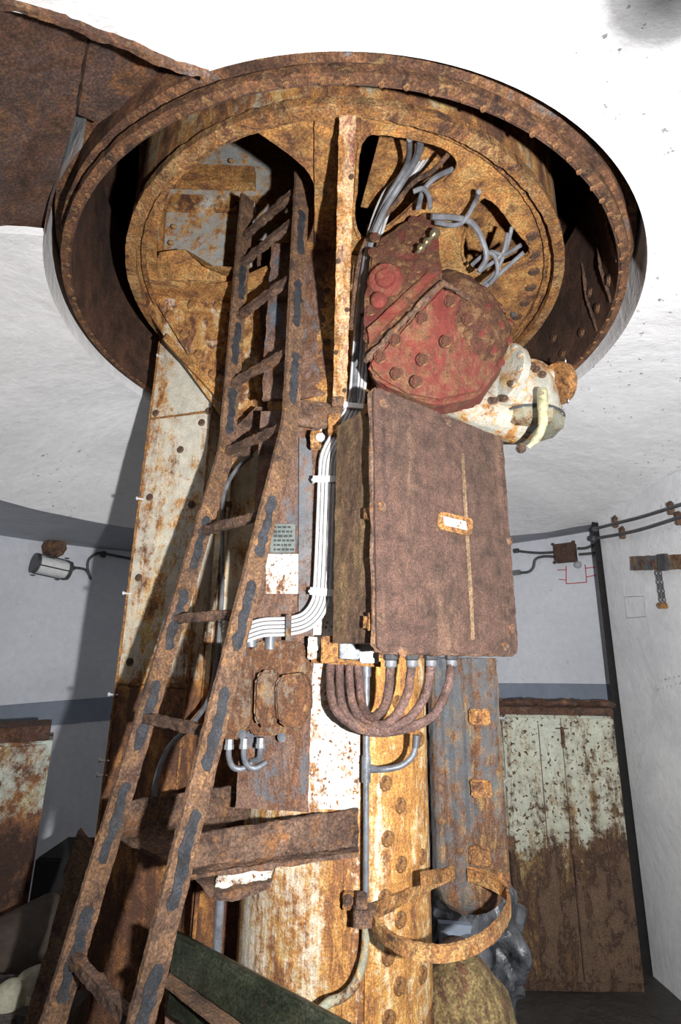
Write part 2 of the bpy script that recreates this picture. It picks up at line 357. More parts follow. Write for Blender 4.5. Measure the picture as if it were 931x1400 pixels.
# ceiling: vault falling away from the hole to its rim, then a flat soffit out to the wall
bm = BM(); NA = 180
prof = [(HR + 0.015, HZ + 0.5), (HR, HZ + 0.01)]
for i in range(0, 19):
    t = i / 18; rr = t
    prof.append((rr, None, t))
rows = []
for a in range(NA):
    an = 2 * PI * a / NA; col = []
    for p in prof:
        if len(p) == 2: col.append(bm.verts.new(pol(p[0], an, p[1])))
        else:
            rr, _, t = p; q0 = pol(RIM, an, 0); rr = HR + (RIMX(q0.x) - HR) * t; q = pol(rr, an, 0); ze = rimz(q.x)
            z = ze + (HZ - ze) * (1 - t ** 1.25)
            q.z = z + 0.012 * noise.noise(V((q.x * 3, q.y * 3, 1))) * min(1, t * 5); 
            col.append(bm.verts.new(q))
    rows.append(col)
for a in range(NA):
    A, B = rows[a], rows[(a + 1) % NA]
    for j in range(len(A) - 1): bm.faces.new((A[j], A[j + 1], B[j + 1], B[j]))
def on_vault(px, py, lift=0.0):
    r = ray(px, py); lo_, hi_ = 0.2, 2.5; p = None
    for k in range(400):
        t = lo_ + (hi_ - lo_) * k / 400; p = CP + r * t; rr = (V((p.x, p.y, 0)) - AX).length
        tt = min(max((rr - HR) / (RIM - HR), 0), 1); z = rimz(p.x) + (HZ - rimz(p.x)) * (1 - tt ** 1.25) + lift
        if p.z >= z: return p
    return p
nA, nB, nC, nD, nE = on_vault(-40, 0), on_vault(135, 45), on_vault(285, 102), on_vault(103, 150), on_vault(62, 322)
nF = on_vault(-60, 320)
def hplane(a, b):        # vertical cutting plane through a and b
    d = V((b.x - a.x, b.y - a.y, 0)).normalized(); return a, V((-d.y, d.x, 0))
nH = on_vault(130, 152)
cuts = [hplane(nA, nC), hplane(nD, nE), hplane(nE, nF), hplane(nD, nH)]
for co, no in cuts:
    bmesh.ops.bisect_plane(bm, geom=bm.verts[:] + bm.edges[:] + bm.faces[:], plane_co=co, plane_no=no, dist=1e-5)
def side(p, c): return (p - c[0]).dot(c[1])
inside = (nA + nE + V(nD)) / 3
sg = [1 if side(inside, c) > 0 else -1 for c in cuts]
nK = hplane(on_vault(90, 195), on_vault(125, 200))
kill = []
for f in bm.faces:
    c = f.calc_center_median(); k = [side(c, q) * s_ > -1e-6 for q, s_ in zip(cuts, sg)]
    near = side(c, nK) * (1 if side(nB, nK) > 0 else -1) > 0
    if c.y > 1.9 or c.x > -0.1: continue
    if c.z > HZ + 0.03 and (V((c.x, c.y, 0)) - AX).length < HR + 0.02:
        if near and k[0]: kill.append(f)
    elif k[0] and k[2]: kill.append(f)
bmesh.ops.delete(bm, geom=kill, context='FACES')
be = [e for e in bm.edges if e.is_boundary and (V((e.verts[0].co.x, e.verts[0].co.y, 0)) - AX).length < RIM - 0.02 and max(v.co.z for v in e.verts) < HZ + 0.2]
ex = bmesh.ops.extrude_edge_only(bm, edges=be)
bmesh.ops.translate(bm, vec=(0, 0, 0.03), verts=[v for v in ex['geom'] if isinstance(v, bmesh.types.BMVert)])
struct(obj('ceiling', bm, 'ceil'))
bm = BM()
ro_, ri_ = [], []
for a in range(NA):
    q = pol(RIM, 2 * PI * a / NA, 0); q = pol(RIMX(q.x), 2 * PI * a / NA, 0); q.z = rimz(q.x); ri_.append(bm.verts.new(q))
    q = pol(WR + 0.05, 2 * PI * a / NA, 0); q.z = rimz(q.x) + 0.0; ro_.append(bm.verts.new(q))
for a in range(NA): bm.faces.new((ri_[a], ro_[a], ro_[(a + 1) % NA], ri_[(a + 1) % NA]))
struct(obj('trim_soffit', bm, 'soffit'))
# unseen cap added over the shaft to keep stray light out
bm = BM(); lathe(bm, [(HR + 0.015, HZ + 0.49), (HR + 0.015, HZ + 1.6), (0, HZ + 1.6)], (0, 1.96, 0), seg=64)
struct(obj('ceiling_blackout_cap', bm, 'ring_in'))
# walls
SL = math.radians(180) - math.atan2(1.93, 3.55 - 1.96)      # where the rear wall meets the projecting right wall
def wall_arc(name, R, a0, a1, z0, z1, mat, n=90, thick=0.0):
    bm = BM(); L = []
    for i in range(n + 1):
        a = a0 + (a1 - a0) * i / n; p = pol(R, a, z0); q = pol(R, a, 0); q.z = z1 if not callable(z1) else z1(q.x)
        L.append((bm.verts.new(p), bm.verts.new(q)))
    for i in range(n): bm.faces.new((L[i][0], L[i + 1][0], L[i + 1][1], L[i][1]))
    if thick:
        for i, s in ((0, -1), (n, 1)):
            a = a0 if i == 0 else a1
            p = bm.verts.new(pol(R + thick, a, z0)); q = bm.verts.new(pol(R + thick, a, z1(pol(R, a, 0).x)))
            bm.faces.new((L[i][0], L[i][1], q, p))
    return struct(obj(name, bm, mat))
def up(x): return rimz(x) + 0.03
JA = math.atan2(1.93, -(3.75 - 1.96))
wall_arc('wall_rear', WR, 0.85, 2 * PI - 0.85, 0.0, up, 'wall', 200)      # unseen gap left behind the camera to cut bounced light and deepen shadows
# bare cement band running round the wall just below eye height
bm = BM(); L = []; n = 140
for i in range(n + 1):
    a = 2.30 + (2 * PI - 0.4 - 2.30) * i / n
    p = pol(WR - 0.012, a, 0); q = pol(WR - 0.012, a, 0); s_ = pol(WR + .01, a, 0); r_ = pol(WR + .01, a, 0)
    zt_ = CZ - 0.27 + 0.045 * p.x; s_.z = zt_ + .004; p.z = zt_; q.z = zt_ - 0.16; r_.z = zt_ - .164
    L.append([bm.verts.new(v) for v in (s_, p, q, r_)])
for i in range(n):
    for j in range(3): bm.faces.new((L[i][j], L[i + 1][j], L[i + 1][j + 1], L[i][j + 1]))
struct(obj('trim_band', bm, 'ledge'))
# projecting flat wall at the right, with the open joint beside it
A = WZ(893, 1335, 0.0); B = WZ(935, 1372, 0.0)
e_top = W(826, 705, A.y)
d = (B - A).normalized(); nrm = V((-d.y, d.x, 0))
if nrm.x > 0: nrm = -nrm
topz = rimz(1.9) + 0.10
def pt(s, z, off=0): return A + d * s - nrm * off + V((0, 0, z))
bm = BM(); prism(bm, [pt(0, 0), pt(1.6, 0), pt(1.6, topz), pt(0, topz)], -nrm * 0.7)
struct(obj('wall_right', bm, 'wall2'))
rd = V((A.x, A.y, 0)).normalized()
bm = BM(); prism(bm, [A + V((-0.050, 0.02, 0)), A + V((0.01, 0.02, 0)), A + V((0.01, 0.02, topz - 0.02)), A + V((-0.035, 0.02, topz - 0.02))], rd * 0.55)
struct(obj('trim_joint', bm, 'near_black'))
bm = BM(); bmesh.ops.create_grid(bm, x_segments=60, y_segments=60, size=2.9)
for v in bm.verts: v.co.z += 0.02 * noise.noise(v.co * 2); v.co.y += 1.96
struct(obj('floor', bm, 'floor'))

# rusted steel plate closing the slot in the vault, upper left
pc = [on_vault(-120, -60, 0.05), on_vault(150, 30, 0.05), on_vault(103, 150, 0.05), on_vault(62, 335, 0.04)]
t = thing('steel_ceiling_plate', on_vault(40, 180, 0.06), 'large dark brown rusted steel plate set in the vault slot at upper left', 'steel plate')
n_ = (pc[3] - pc[0]).cross(pc[2] - pc[0]).normalized(); n_ = n_ if n_.z > 0 else -n_
def onp(px, py, o=0.0): return PP(px, py, pc[0] + n_ * 0.02, n_) + n_ * o
bm = BM(); prism(bm, [onp(-120, -120), onp(128, 20), onp(112, 90), onp(103, 160), onp(80, 235), onp(62, 322), onp(60, 350), onp(-140, 350)], n_ * 0.012)
rough(bm, 0.03, 0.002, 20, 5); obj('plate', bm, 'plate_brown', t)
bm = BM(); prism(bm, [onp(132, 20, .004), onp(290, 60, .004), onp(220, 115, .004), onp(135, 170, .004), onp(108, 158, .004), onp(118, 90, .004)], n_ * 0.012)
rough(bm, 0.03, 0.002, 20, 5); obj('side_plate', bm, 'plate_brown', t)
# ragged lip of steel along the near edge of the slot
lp = [on_vault(x, y, -0.008) for x, y in ((-30, -5), (30, 8), (90, 28), (135, 47), (190, 68), (240, 88), (285, 100))]
bm = BM(); tube(bm, lp, 0, sec=[(-.006, -.012), (.006, -.012), (.006, .012), (-.006, .012)]); rough(bm, 0.012, 0.005, 30, 5)
tag(obj('edge_strip', bm, 'ring'), 'ragged rusty steel strip along the edge of the white vault above the brown plate', 'steel strip')

# ================================================================== OUTER RING
ORZ, ORR = CZ + 1.298, 1.09
t = thing('outer_ring', (0, 1.96, ORZ), 'big brown rusty outer steel ring lining the round hole in the vault', 'steel ring')
def ringpart(name, prof, mat, parent, seg=160, amp=0.0, fr=30, sharp=35, lab=None):
    bm = BM(); lathe(bm, prof, (0, 1.96, 0), seg=seg)
    if amp:
        bm.normal_update()
        for v in bm.verts:
            k = noise.noise(v.co * fr) + 0.5 * noise.noise(v.co * fr * 2.7); v.co += V((v.co.x, v.co.y - 1.96, 0)).normalized() * k * amp + V((0, 0, k * amp * .7))
    return obj(name, bm, mat, parent, sharp, lab)
def rect(r1, r2, z1, z2): return [(r1, z1), (r2, z1), (r2, z2), (r1, z2), (r1, z1)]
ringpart('ring_wall', rect(1.062, 1.078, ORZ, ORZ + 0.62), 'ring_in', t, amp=0.001)
ringpart('lip', rect(1.070, 1.094, ORZ - 0.006, ORZ + 0.022), 'lip', t, 360, 0.0025, 30)
ringpart('outer_band', rect(1.076, 1.105, ORZ + 0.05, ORZ + 0.16), 'ring', t, 240, 0.002, 20)
ringpart('upper_rim', rect(1.08, 1.135, ORZ + 0.15, ORZ + 0.175), 'lip', t, 240, 0.002, 20)
sp = []
for dg in range(12, 150, 9):
    a = math.radians(dg + 25); p = pol(1.060, a, ORZ + 0.10); sp.append((p, (AX - V((p.x, p.y, 0))).normalized()))
    if dg % 2: p = pol(1.060, a + .05, ORZ + 0.22); sp.append((p, (AX - V((p.x, p.y, 0))).normalized()))
row_parts('bolt', 'ring', t, sp, 0.017, 'hex')
sp = []
random.seed(11)
for k in range(96):
    a = 2 * PI * k / 96 + random.uniform(-.012, .012)
    if not (2.6 < a < 3.6): sp.append((pol(1.072 + random.uniform(-.003, .005), a, ORZ - 0.006), (0, 0, -1)))
row_parts('lip_rivet', 'nodule', t, sp, 0.008, 'dome', 0.003)
# seam plate and pegs on the far right inner face
for dg in (62, 74, 84):
    a = math.radians(dg); bm = BM(); p = pol(1.05, a, ORZ + 0.2); i_ = V((-math.sin(a), math.cos(a), 0))
    tube(bm, [pol(1.062, a, ORZ + 0.02), pol(1.05, a + .03, ORZ + 0.2), pol(1.062, a + .05, ORZ + 0.4)], 0.006, 6); rough(bm, 0.015, 0.003, 40, 4)
    obj('weld_seam', bm, 'crust', t)

# ================================================================== INNER DRUM with its perforated base plate
IRZ, IRR = CZ + 1.457, 0.902
t = thing('turret_drum', (0, 1.96, IRZ), 'orange rusted drum with spoked base plate hanging inside the outer ring', 'turret drum')
ringpart('drum_wall', rect(0.878, 0.894, IRZ + 0.02, IRZ + 0.75), 'drum', t, amp=0.001)
ringpart('bottom_flange', rect(0.866, 0.904, IRZ, IRZ + 0.03), 'flange', t, 360, 0.003, 28)
ringpart('inner_bead', rect(0.835, 0.850, IRZ + 0.036, IRZ + 0.07), 'crust_or', t, 300, 0.003, 30)
DZ = IRZ + 0.055
def loopz(pts, z=DZ, n=4):
    w_ = [WZ(x, y, z) for x, y in pts]; w_.append(w_[0]); return smooth_path(w_, n)[:-1]
bm = BM(); loops = []
loops.append([pol(0.875, 2 * PI * i / 90, DZ) for i in range(90)])
holes = [
    [(352, 181), (300, 197), (262, 222), (234, 258), (220, 300), (214, 345), (225, 385), (300, 392), (355, 372), (410, 345), (430, 300), (428, 248), (398, 214)],
    [(497, 188), (490, 205), (487, 250), (484, 300), (500, 330), (545, 300), (585, 262), (612, 245), (626, 222), (608, 200), (560, 186), (510, 180)],
    [(662, 266), (650, 278), (640, 300), (632, 345), (650, 372), (680, 368), (726, 345), (700, 305), (680, 278)]]
for h in holes: loops.append(loopz(h))
for L in loops:
    vs = [bm.verts.new(p) for p in L]
    for i in range(len(vs)): bm.edges.new((vs[i], vs[(i + 1) % len(vs)]))
bmesh.ops.triangle_fill(bm, edges=bm.edges[:], use_beauty=True)
r = bmesh.ops.extrude_face_region(bm, geom=bm.faces[:])
bmesh.ops.translate(bm, vec=(0, 0, 0.018), verts=[v for v in r['geom'] if isinstance(v, bmesh.types.BMVert)])
rough(bm, 0.035, 0.002, 25, 5); obj('base_plate', bm, 'orange', t)
# strap running from the flange to the column under the plate
bm = BM(); prism(bm, [WZ(430, 158, DZ - .004), WZ(458, 158, DZ - .004), WZ(456, 330, DZ - .004), WZ(430, 330, DZ - .004)], (0, 0, -0.012)); rough(bm, 0.015, 0.002, 40, 5)
obj('strap', bm, 'orange', t)
sp = []
for a in range(60, 130, 7):
    sp.append((pol(0.80, math.radians(a), DZ), (0, 0, -1)))
row_parts('flange_bolt', 'crust', t, sp, 0.017, 'hex', 0.002)
# second plate higher inside the drum, seen through the right-hand openings
bm = BM(); lathe(bm, [(.33, DZ + .20), (.87, DZ + .20), (.87, DZ + .215), (.33, DZ + .215), (.33, DZ + .20)], (0, 1.96, 0), seg=60, a0=-PI / 2 + .18, a1=PI / 2 + .18, ref=(1, 0, 0)); bmesh.ops.holes_fill(bm, edges=bm.edges); rough(bm, .04, .002, 20, 4); obj('upper_plate', bm, 'orange', t)
row_parts('upper_plate_rivet', 'crust_or', t, [(pol(.80, math.radians(a), DZ + .20), (0, 0, -1)) for a in range(20, 110, 8)] + [(pol(.45, math.radians(a), DZ + .20), (0, 0, -1)) for a in range(20, 110, 14)], .02, 'dome')
# raised rim around the cable opening
for L in (loops[2], loops[3]):
    bm = BM(); q = [V(p) - V((0, 0, .004)) for p in L]; tube(bm, q + [q[0]], 0.006, 6); rough(bm, 0.01, 0.002, 60, 3); obj('opening_rim', bm, 'orange', t)
# bright rusty rib (T-section bracket) from the flange down to the column
ra = WZ(475, 158, IRZ - 0.0); rb = W(464, 556, 1.60)
t2 = thing('rib_bracket', rb, 'narrow bright orange rusty rib slanting from the drum rim down to the column', 'bracket')
ra2 = ra + V((0, 0, 0))
wd = 0.021
dd = (rb - ra).normalized(); sidev = V((1, 0, 0)); outv = sidev.cross(dd).normalized()
if outv.y > 0: outv = -outv
R_ = rotm(sidev, dd, sidev.cross(dd))
bm = BM(); box(bm, (ra + rb) / 2, (0.046, (rb - ra).length, 0.011), R_); rough(bm, 0.012, 0.0032, 45, 7); obj('rib_flange', bm, 'rib', t2)
bm = BM(); prism(bm, [ra, rb, V((rb.x, 1.68, rb.z)), V((ra.x, 1.68, ra.z)),], (0.010, 0, 0)); bmesh.ops.translate(bm, vec=(-.005, 0, 0), verts=bm.verts); obj('rib_web', bm, 'orange', t2)
row_parts('stud', 'crust', t2, [(ra.lerp(rb, k) + outv * .006 + V((s * .016, 0, 0)), outv) for k, s in ((.18, 1), (.45, -1), (.62, 1), (.78, -1), (.93, 1))], 0.008, 'dome')

# ================================================================== CENTRAL COLUMN
CR = 0.305
t = thing('hoist_column', (0, 1.96, 0), 'central round riveted steel column with streaked white paint and rust', 'column')
bm = BM(); lathe(bm, [(CR, 0.0), (CR, CZ + 1.50)], (0, 1.96, 0), seg=96); obj('column_shell', bm, 'white_streaky', t)
def xcol(px, py):      # angle round the column for a pixel
    r = ray(px, py); best = None
    for k in range(-85, 86):
        a = math.radians(k); p = pol(CR, a, 0); q = CP + r * (p.y / r.y)
        e = abs(q.x - p.x)
        if best is None or e < best[0]: best = (e, a, q.z)
    return best[1], best[2]
def skin(px0, px1, py0, py1, th, mat, name, R=CR, parent=t, amp=0.0015, lab=None, zpx=None):
    a0, _ = xcol(px0, (py0 + py1) / 2); a1, _ = xcol(px1, (py0 + py1) / 2)
    z0 = xcol((px0 + px1) / 2, py1)[1]; z1 = xcol((px0 + px1) / 2, py0)[1]
    bm = BM(); lathe(bm, [(R, z0), (R + th, z0), (R + th, z1), (R, z1), (R, z0)], (0, 1.96, 0), seg=14, a0=a0 - PI / 2, a1=a1 - PI / 2, ref=(1, 0, 0))
    bmesh.ops.holes_fill(bm, edges=bm.edges)
    if amp: rough(bm, 0.02, amp, 35, 5)
    return obj(name, bm, mat, parent, 35, lab)
skin(497, 586, 900, 1420, 0.010, 'strap', 'strap_plate')
skin(470, 494, 905, 1420, 0.004, 'white_streaky', 'seam_strip')
skin(422, 492, 850, 1106, 0.005, 'white_spotted', 'white_panel')
skin(500, 590, 330, 905, 0.006, 'orange', 'upper_panel')
skin(333, 470, 300, 575, 0.008, 'orange', 'collar_panel')
skin(427, 470, 560, 905, 0.006, 'white_spotted', 'cable_backing')
sp = []
for px, py in ((541, 960), (525, 1070), (544, 1100), (526, 1145), (545, 1180), (524, 1225), (543, 1255), (527, 1305), (543, 1345), (528, 1390), (570, 1010), (572, 1170), (572, 1330)):
    a, z = xcol(px, py); sp.append((pol(CR + 0.010, a, z), (math.sin(a), -math.cos(a), 0)))
row_parts('rivet', 'crust_or', t, sp, 0.022, 'dome', 0.002)
sp = []
for px, py in ((446, 200), (447, 260), (447, 330), (448, 400), (448, 470)):
    a, z = xcol(px, py); sp.append((pol(CR + 0.008, a, z), (math.sin(a), -math.cos(a), 0)))
row_parts('upper_rivet', 'crust', t, sp[3:], 0.014, 'dome', 0.002)
# mounting plate at the column's left, blue-grey and brown
mA = W(335, 900, 1.69); mB = W(427, 900, 1.655); md = (mB - mA); md.z = 0; mn = V((md.y, -md.x, 0)).normalized()
def mp(px, py, o=0.0): return PP(px, py, mA, mn) + mn * o
t = thing('mounting_plate', mp(380, 1100), 'tall brown and blue-grey steel mounting plate on the left of the column behind the ladder', 'mounting plate')
bm = BM(); zt = mp(400, 560).z; zb = mp(380, 1108).z
prism(bm, [V((mA.x, mA.y, zb)), V((mB.x, mB.y, zb)), V((mB.x, mB.y, zt)), V((mA.x, mA.y, zt))], -mn * 0.02); rough(bm, 0.025, 0.002, 30, 6); obj('plate', bm, 'mount', t)
zt = mp(400, 330).z; zb2 = mp(380, 545).z
bm = BM(); prism(bm, [V((mA.x, mA.y, zb2)), V((mB.x + .02, mB.y, zb2)), V((mB.x + .02, mB.y, zt)), V((mA.x, mA.y, zt))], -mn * 0.02); rough(bm, 0.02, 0.006, 20, 6); obj('upper_plate', bm, 'mount', t)
bm = BM(); tube(bm, [mp(418, 600, .004), mp(418, 840, .004)], 0, sec=[(-.022, -.004), (.022, -.004), (.022, .004), (-.022, .004)]); obj('blue_edge', bm, 'blueband', t)
def card(px0, py0, px1, py1, name, mat, label, cat, lines=0):
    tt = thing(name, mp((px0 + px1) / 2, (py0 + py1) / 2, .006), label, cat)
    bm = BM(); prism(bm, [mp(px0, py0, .002), mp(px1, py0, .002), mp(px1, py1, .002), mp(px0, py1, .002)], mn * 0.004); rough(bm, 0.01, 0.0006, 60, 4)
    obj('plate', bm, mat, tt)
    for i in range(lines):
        y = py0 + (py1 - py0) * (i + 0.7) / (lines + .4); x = px0 + 5
        bm = BM()
        while x < px1 - 6:
            w_ = random.uniform(2, 6); prism(bm, [mp(x, y - 1.4, .0068), mp(x + w_, y - 1.4, .0068), mp(x + w_, y + 1.4, .0068), mp(x, y + 1.4, .0068)], mn * .0006); x += w_ + 1.5
        obj('print_line', bm, 'ink', tt)
    return tt
card(370, 717, 404, 756, 'data_plate', 'name', 'small grey-green data plate with rows of print above the white rusty label', 'nameplate', 6)
card(364, 758, 418, 812, 'label_plate', 'white_spotted', 'square white label plate eaten by orange rust below the grey-green data plate', 'label')
# clamp blocks holding the box to the column
def block(px, py, Y, s, name, mat, label, cat, bolt=None, group=None):
    tt = thing(name, W(px, py, Y), label, cat, group)
    bm = BM(); box(bm, W(px, py, Y), s, bev=0.003); rough(bm, 0.012, 0.003, 45, 5); obj('block', bm, mat, tt)
    if bolt:
        p = W(px + bolt[0], py + bolt[1], Y - s[1] / 2 - 0.002); row_parts('bolt', bolt[2], tt, [(p, (0, -1, 0))], 0.011, 'hex')
    return tt
block(432, 602, 1.60, (0.035, 0.03, 0.06), 'bolt_lug', 'flange', 'small rusty lug with one pale bolt beside the slanting cables', 'lug', (6, -4, 'clip'))
block(457, 582, 1.585, (0.04, 0.05, 0.07), 'bracket_block', 'crust_or', 'rusty orange block above the box corner by the cable band', 'block')
block(462, 551, 1.575, (0.04, 0.03, 0.035), 'band_clamp', 'crust', 'dark purple clamp stub joined to the upper white cable band', 'clamp')
block(430, 886, 1.61, (0.04, 0.03, 0.065), 'lower_lug', 'white_spotted', 'white lug with round bolt head left of the box bottom', 'lug', (0, -2, 'clip'))
block(451, 888, 1.56, (0.05, 0.05, 0.075), 'hinge_block', 'crust_or', 'thick rusty block under the left bottom corner of the box', 'block')
bm = BM(); prism(bm, [W(425, 898, 1.6), W(520, 905, 1.56), W(520, 912, 1.56), W(425, 906, 1.6)], (0, 0.03, 0)); rough(bm, 0.012, 0.003, 40, 5)
tag(obj('cross_bar', bm, 'crust_or'), 'rusty orange flat bar below the box where the conduits pass', 'bar')
block(478, 889, 1.55, (0.06, 0.02, 0.05), 'steel_tab', 'zinc', 'grey steel tab with hex bolt under the box side', 'tab', (0, 0, 'steel'))
block(505, 893, 1.56, (0.055, 0.02, 0.055), 'white_block', 'clip', 'clean white block under the electrical box next to the steel tab', 'block')

# ================================================================== LEFT PILLAR and web
pL = W(160, 930, 2.12); pS = W(256, 930, 2.03)
t = thing('box_pillar', V((pL.x, pL.y, 0)), 'white rust-streaked box pillar left of the ladder', 'pillar')
zT = W(228, 455, 2.12).z
pd = V((pS.x - pL.x, pS.y - pL.y, 0)); pn = V((pd.y, -pd.x, 0)).normalized()
bm = BM(); prism(bm, [V((pL.x, pL.y, 0)), V((pS.x, pS.y, 0)), V((pS.x, pS.y, zT + .1)), V((pL.x, pL.y, zT + .3))], -pn * 0.22); rough(bm, 0.06, 0.0008, 12, 6); obj('face_plate', bm, 'pillar', t)
for (x, y, dx) in ((0, 0, 0), (1, 0, 0)):
    q = pL if x == 0 else pS
    bm = BM(); tube(bm, [V((q.x, q.y - .004, 0)), V((q.x, q.y - .004, zT))], 0, sec=[(-.004, -.003), (.004, -.003), (.004, .003), (-.004, .003)]); rough(bm, 0.02, 0.0015, 40, 7); obj('edge_angle', bm, 'crust_or', t)
def pf(px, py, o=0.0): return PP(px, py, V(pL), pn) + pn * o
for y in (572, 937):
    za = pf(215, y).z
    bm = BM(); tube(bm, [V((pL.x, pL.y, za)) + pn * .003, V((pS.x, pS.y, za)) + pn * .003], 0, sec=[(-.003, -.004), (.003, -.004), (.003, .004), (-.003, .004)]); rough(bm, 0.012, 0.002, 50, 6); obj('seam', bm, 'crust_or', t)
row_parts('bolt', 'crust', t, [(pf(x, y, .001), pn) for x, y in ((213, 565), (285, 562), (276, 578), (205, 680), (247, 615), (190, 790), (178, 905), (262, 690))], 0.012, 'hex', 0.001)
# thin studs that stick out of the pillar's left edge
for py in (488, 683, 812, 1040, 1060, 950):
    p = W(225 - (py - 470) * 0.139, py, 2.12); bm = BM(); tube(bm, [p + V((0.01, 0, 0)), p + V((-0.025, -0.01, 0.002))], 0.004, 6); lathe(bm, [(0, -.004), (.008, -.002), (.008, .002), (0, .004)], p + V((-0.022, -.01, 0.002)), (1, 0, 0), 8)
    obj('stud', bm, 'wet', t, label='silvery stud')
# web plate between pillar and column
t = thing('web_plate', V((-0.42, 2.16, 0)), 'recessed pale web plate behind the ladder between pillar and column', 'web plate')
bm = BM(); prism(bm, [V((pS.x - .01, 2.16, 0)), V((-0.18, 2.10, 0)), V((-0.18, 2.10, zT + .1)), V((pS.x - .01, 2.16, zT + .1))], (0, 0.02, 0)); rough(bm, 0.06, 0.0008, 12, 6); obj('plate', bm, 'web', t)
for px, w_ in ((303, .012), (313, .006)):
    p = W(px, 700, 2.15)
    bm = BM(); tube(bm, [V((p.x, 2.13, 0.2)), V((p.x, 2.13, W(px, 640, 2.14).z))], 0, sec=[(-w_, -.01), (w_, -.01), (w_, .01), (-w_, .01)]); obj('guide_rail', bm, 'web', t)
row_parts('clamp', 'crust', t, [(W(x, y, 2.125), (0, -1, 0)) for x, y in ((312, 690), (302, 790), (300, 900))], 0.014, 'hex', 0.002)
# black cable looping over the web
bm = BM(); tube(bm, smooth_path([W(345, 622, 2.0), W(325, 640, 2.02), W(310, 665, 2.06), W(304, 700, 2.1), W(303, 820, 2.1), W(290, 940, 2.05), W(262, 990, 1.9), W(232, 1020, 1.8), W(215, 1060, 1.76), W(211, 1088, 1.75)]), 0.009, 8)
tag(obj('loose_cable', bm, 'cable_g'), 'grey cable sagging behind the ladder rungs down to the bracket', 'cable')

# ================================================================== GUSSET below the drum
gY = 1.98
def G(px, py, o=0.0): return W(px, py, gY - o)
t = thing('gusset', G(340, 590), 'riveted orange and white gusset plate joining drum flange to pillar behind the ladder', 'gusset')
bm = BM(); prism(bm, [G(188, 368), G(345, 372), G(372, 470), G(362, 600), G(342, 598), G(300, 566), G(226, 462), G(198, 420)], (0, 0.02, 0)); rough(bm, 0.03, 0.001, 20, 5); obj('web', bm, 'gusset', t)
def strip(px, w_, o, name, mat, amp=.002, par=t, fn=G):
    bm = BM(); prism(bm, [fn(x, y, o) for x, y in px], (0, -w_, 0)); rough(bm, 0.02, amp, 35, 5); return obj(name, bm, mat, par)
strip([(203, 398), (232, 402), (312, 515), (303, 560)], 0.03, 0.002, 'diagonal_angle', 'gusset')
strip([(190, 378), (340, 380), (340, 404), (198, 402)], 0.045, 0.002, 'upper_angle', 'orange')
strip([(222, 404), (338, 408), (338, 430), (240, 428)], 0.018, 0.002, 'rivet_bar', 'gusset')
strip([(226, 470), (232, 462), (352, 590), (345, 598)], 0.035, 0.002, 'edge_angle', 'orange')
row_parts('rivet', 'crust_or', t, [(G(x, y, o), (0, -1, 0)) for x, y, o in ((217, 396, .05), (232, 430, .034), (251, 457, .034), (271, 484, .034), (291, 511, .034), (297, 418, .022), (262, 417, .022), (328, 418, .022), (250, 392, .048), (300, 392, .048), (345, 540, .002), (340, 570, .002), (352, 470, .002), (348, 505, .002))], 0.020, 'dome', 0.002)
# torn dark plate between the ladder stiles
bm = BM(); prism(bm, [W(352, 330, 1.9), W(395, 330, 1.9), W(392, 560, 1.9), W(375, 590, 1.9), W(357, 588, 1.9), W(362, 500, 1.9), W(357, 440, 1.9)], (0, 0.02, 0)); rough(bm, 0.015, 0.008, 18, 6)
tag(obj('torn_plate', bm, 'crust'), 'ragged dark rust-flaked plate hanging behind the upper ladder rungs', 'torn plate')
# ribbed housing seen through the left opening, above the base plate
hY = 2.02
def H(px, py, o=0.0): return W(px, py, hY - o)
t = thing('upper_housing', H(280, 360), 'grey riveted housing seen through the left opening of the drum', 'housing')
bm = BM(); prism(bm, [H(190, 395), H(440, 395), H(440, 120), H(190, 120)], (0, 0.02, 0)); obj('panel', bm, 'housing', t)
strip([(225, 234), (350, 240), (350, 262), (222, 258)], 0.05, 0.001, 'upper_angle', 'orange', par=t, fn=H)
strip([(222, 272), (350, 275), (350, 292), (220, 290)], 0.03, 0.001, 'lower_angle', 'gusset', par=t, fn=H)
strip([(205, 285), (228, 287), (222, 370), (205, 360)], 0.03, 0.001, 'side_angle', 'orange', par=t, fn=H)
row_parts('rivet', 'gusset', t, [(H(x, y, .032), (0, -1, 0)) for x, y in ((240, 282), (268, 283), (296, 284), (324, 285), (238, 310 ), (234, 332), (262, 222), (316, 220))], 0.014, 'dome')
# sloping orange shelf below the opening
bm = BM(); prism(bm, [W(218, 345, 1.80), W(252, 340, 1.82), W(280, 362, 1.80), W(328, 366, 1.80), W(328, 384, 1.9), W(205, 382, 1.9)], (0, 0.01, 0.0)); rough(bm, .02, .002, 30, 5)
tag(obj('orange_shelf', bm, 'orange'), 'orange rusty shelf plate at the lower edge of the left drum opening', 'shelf plate')

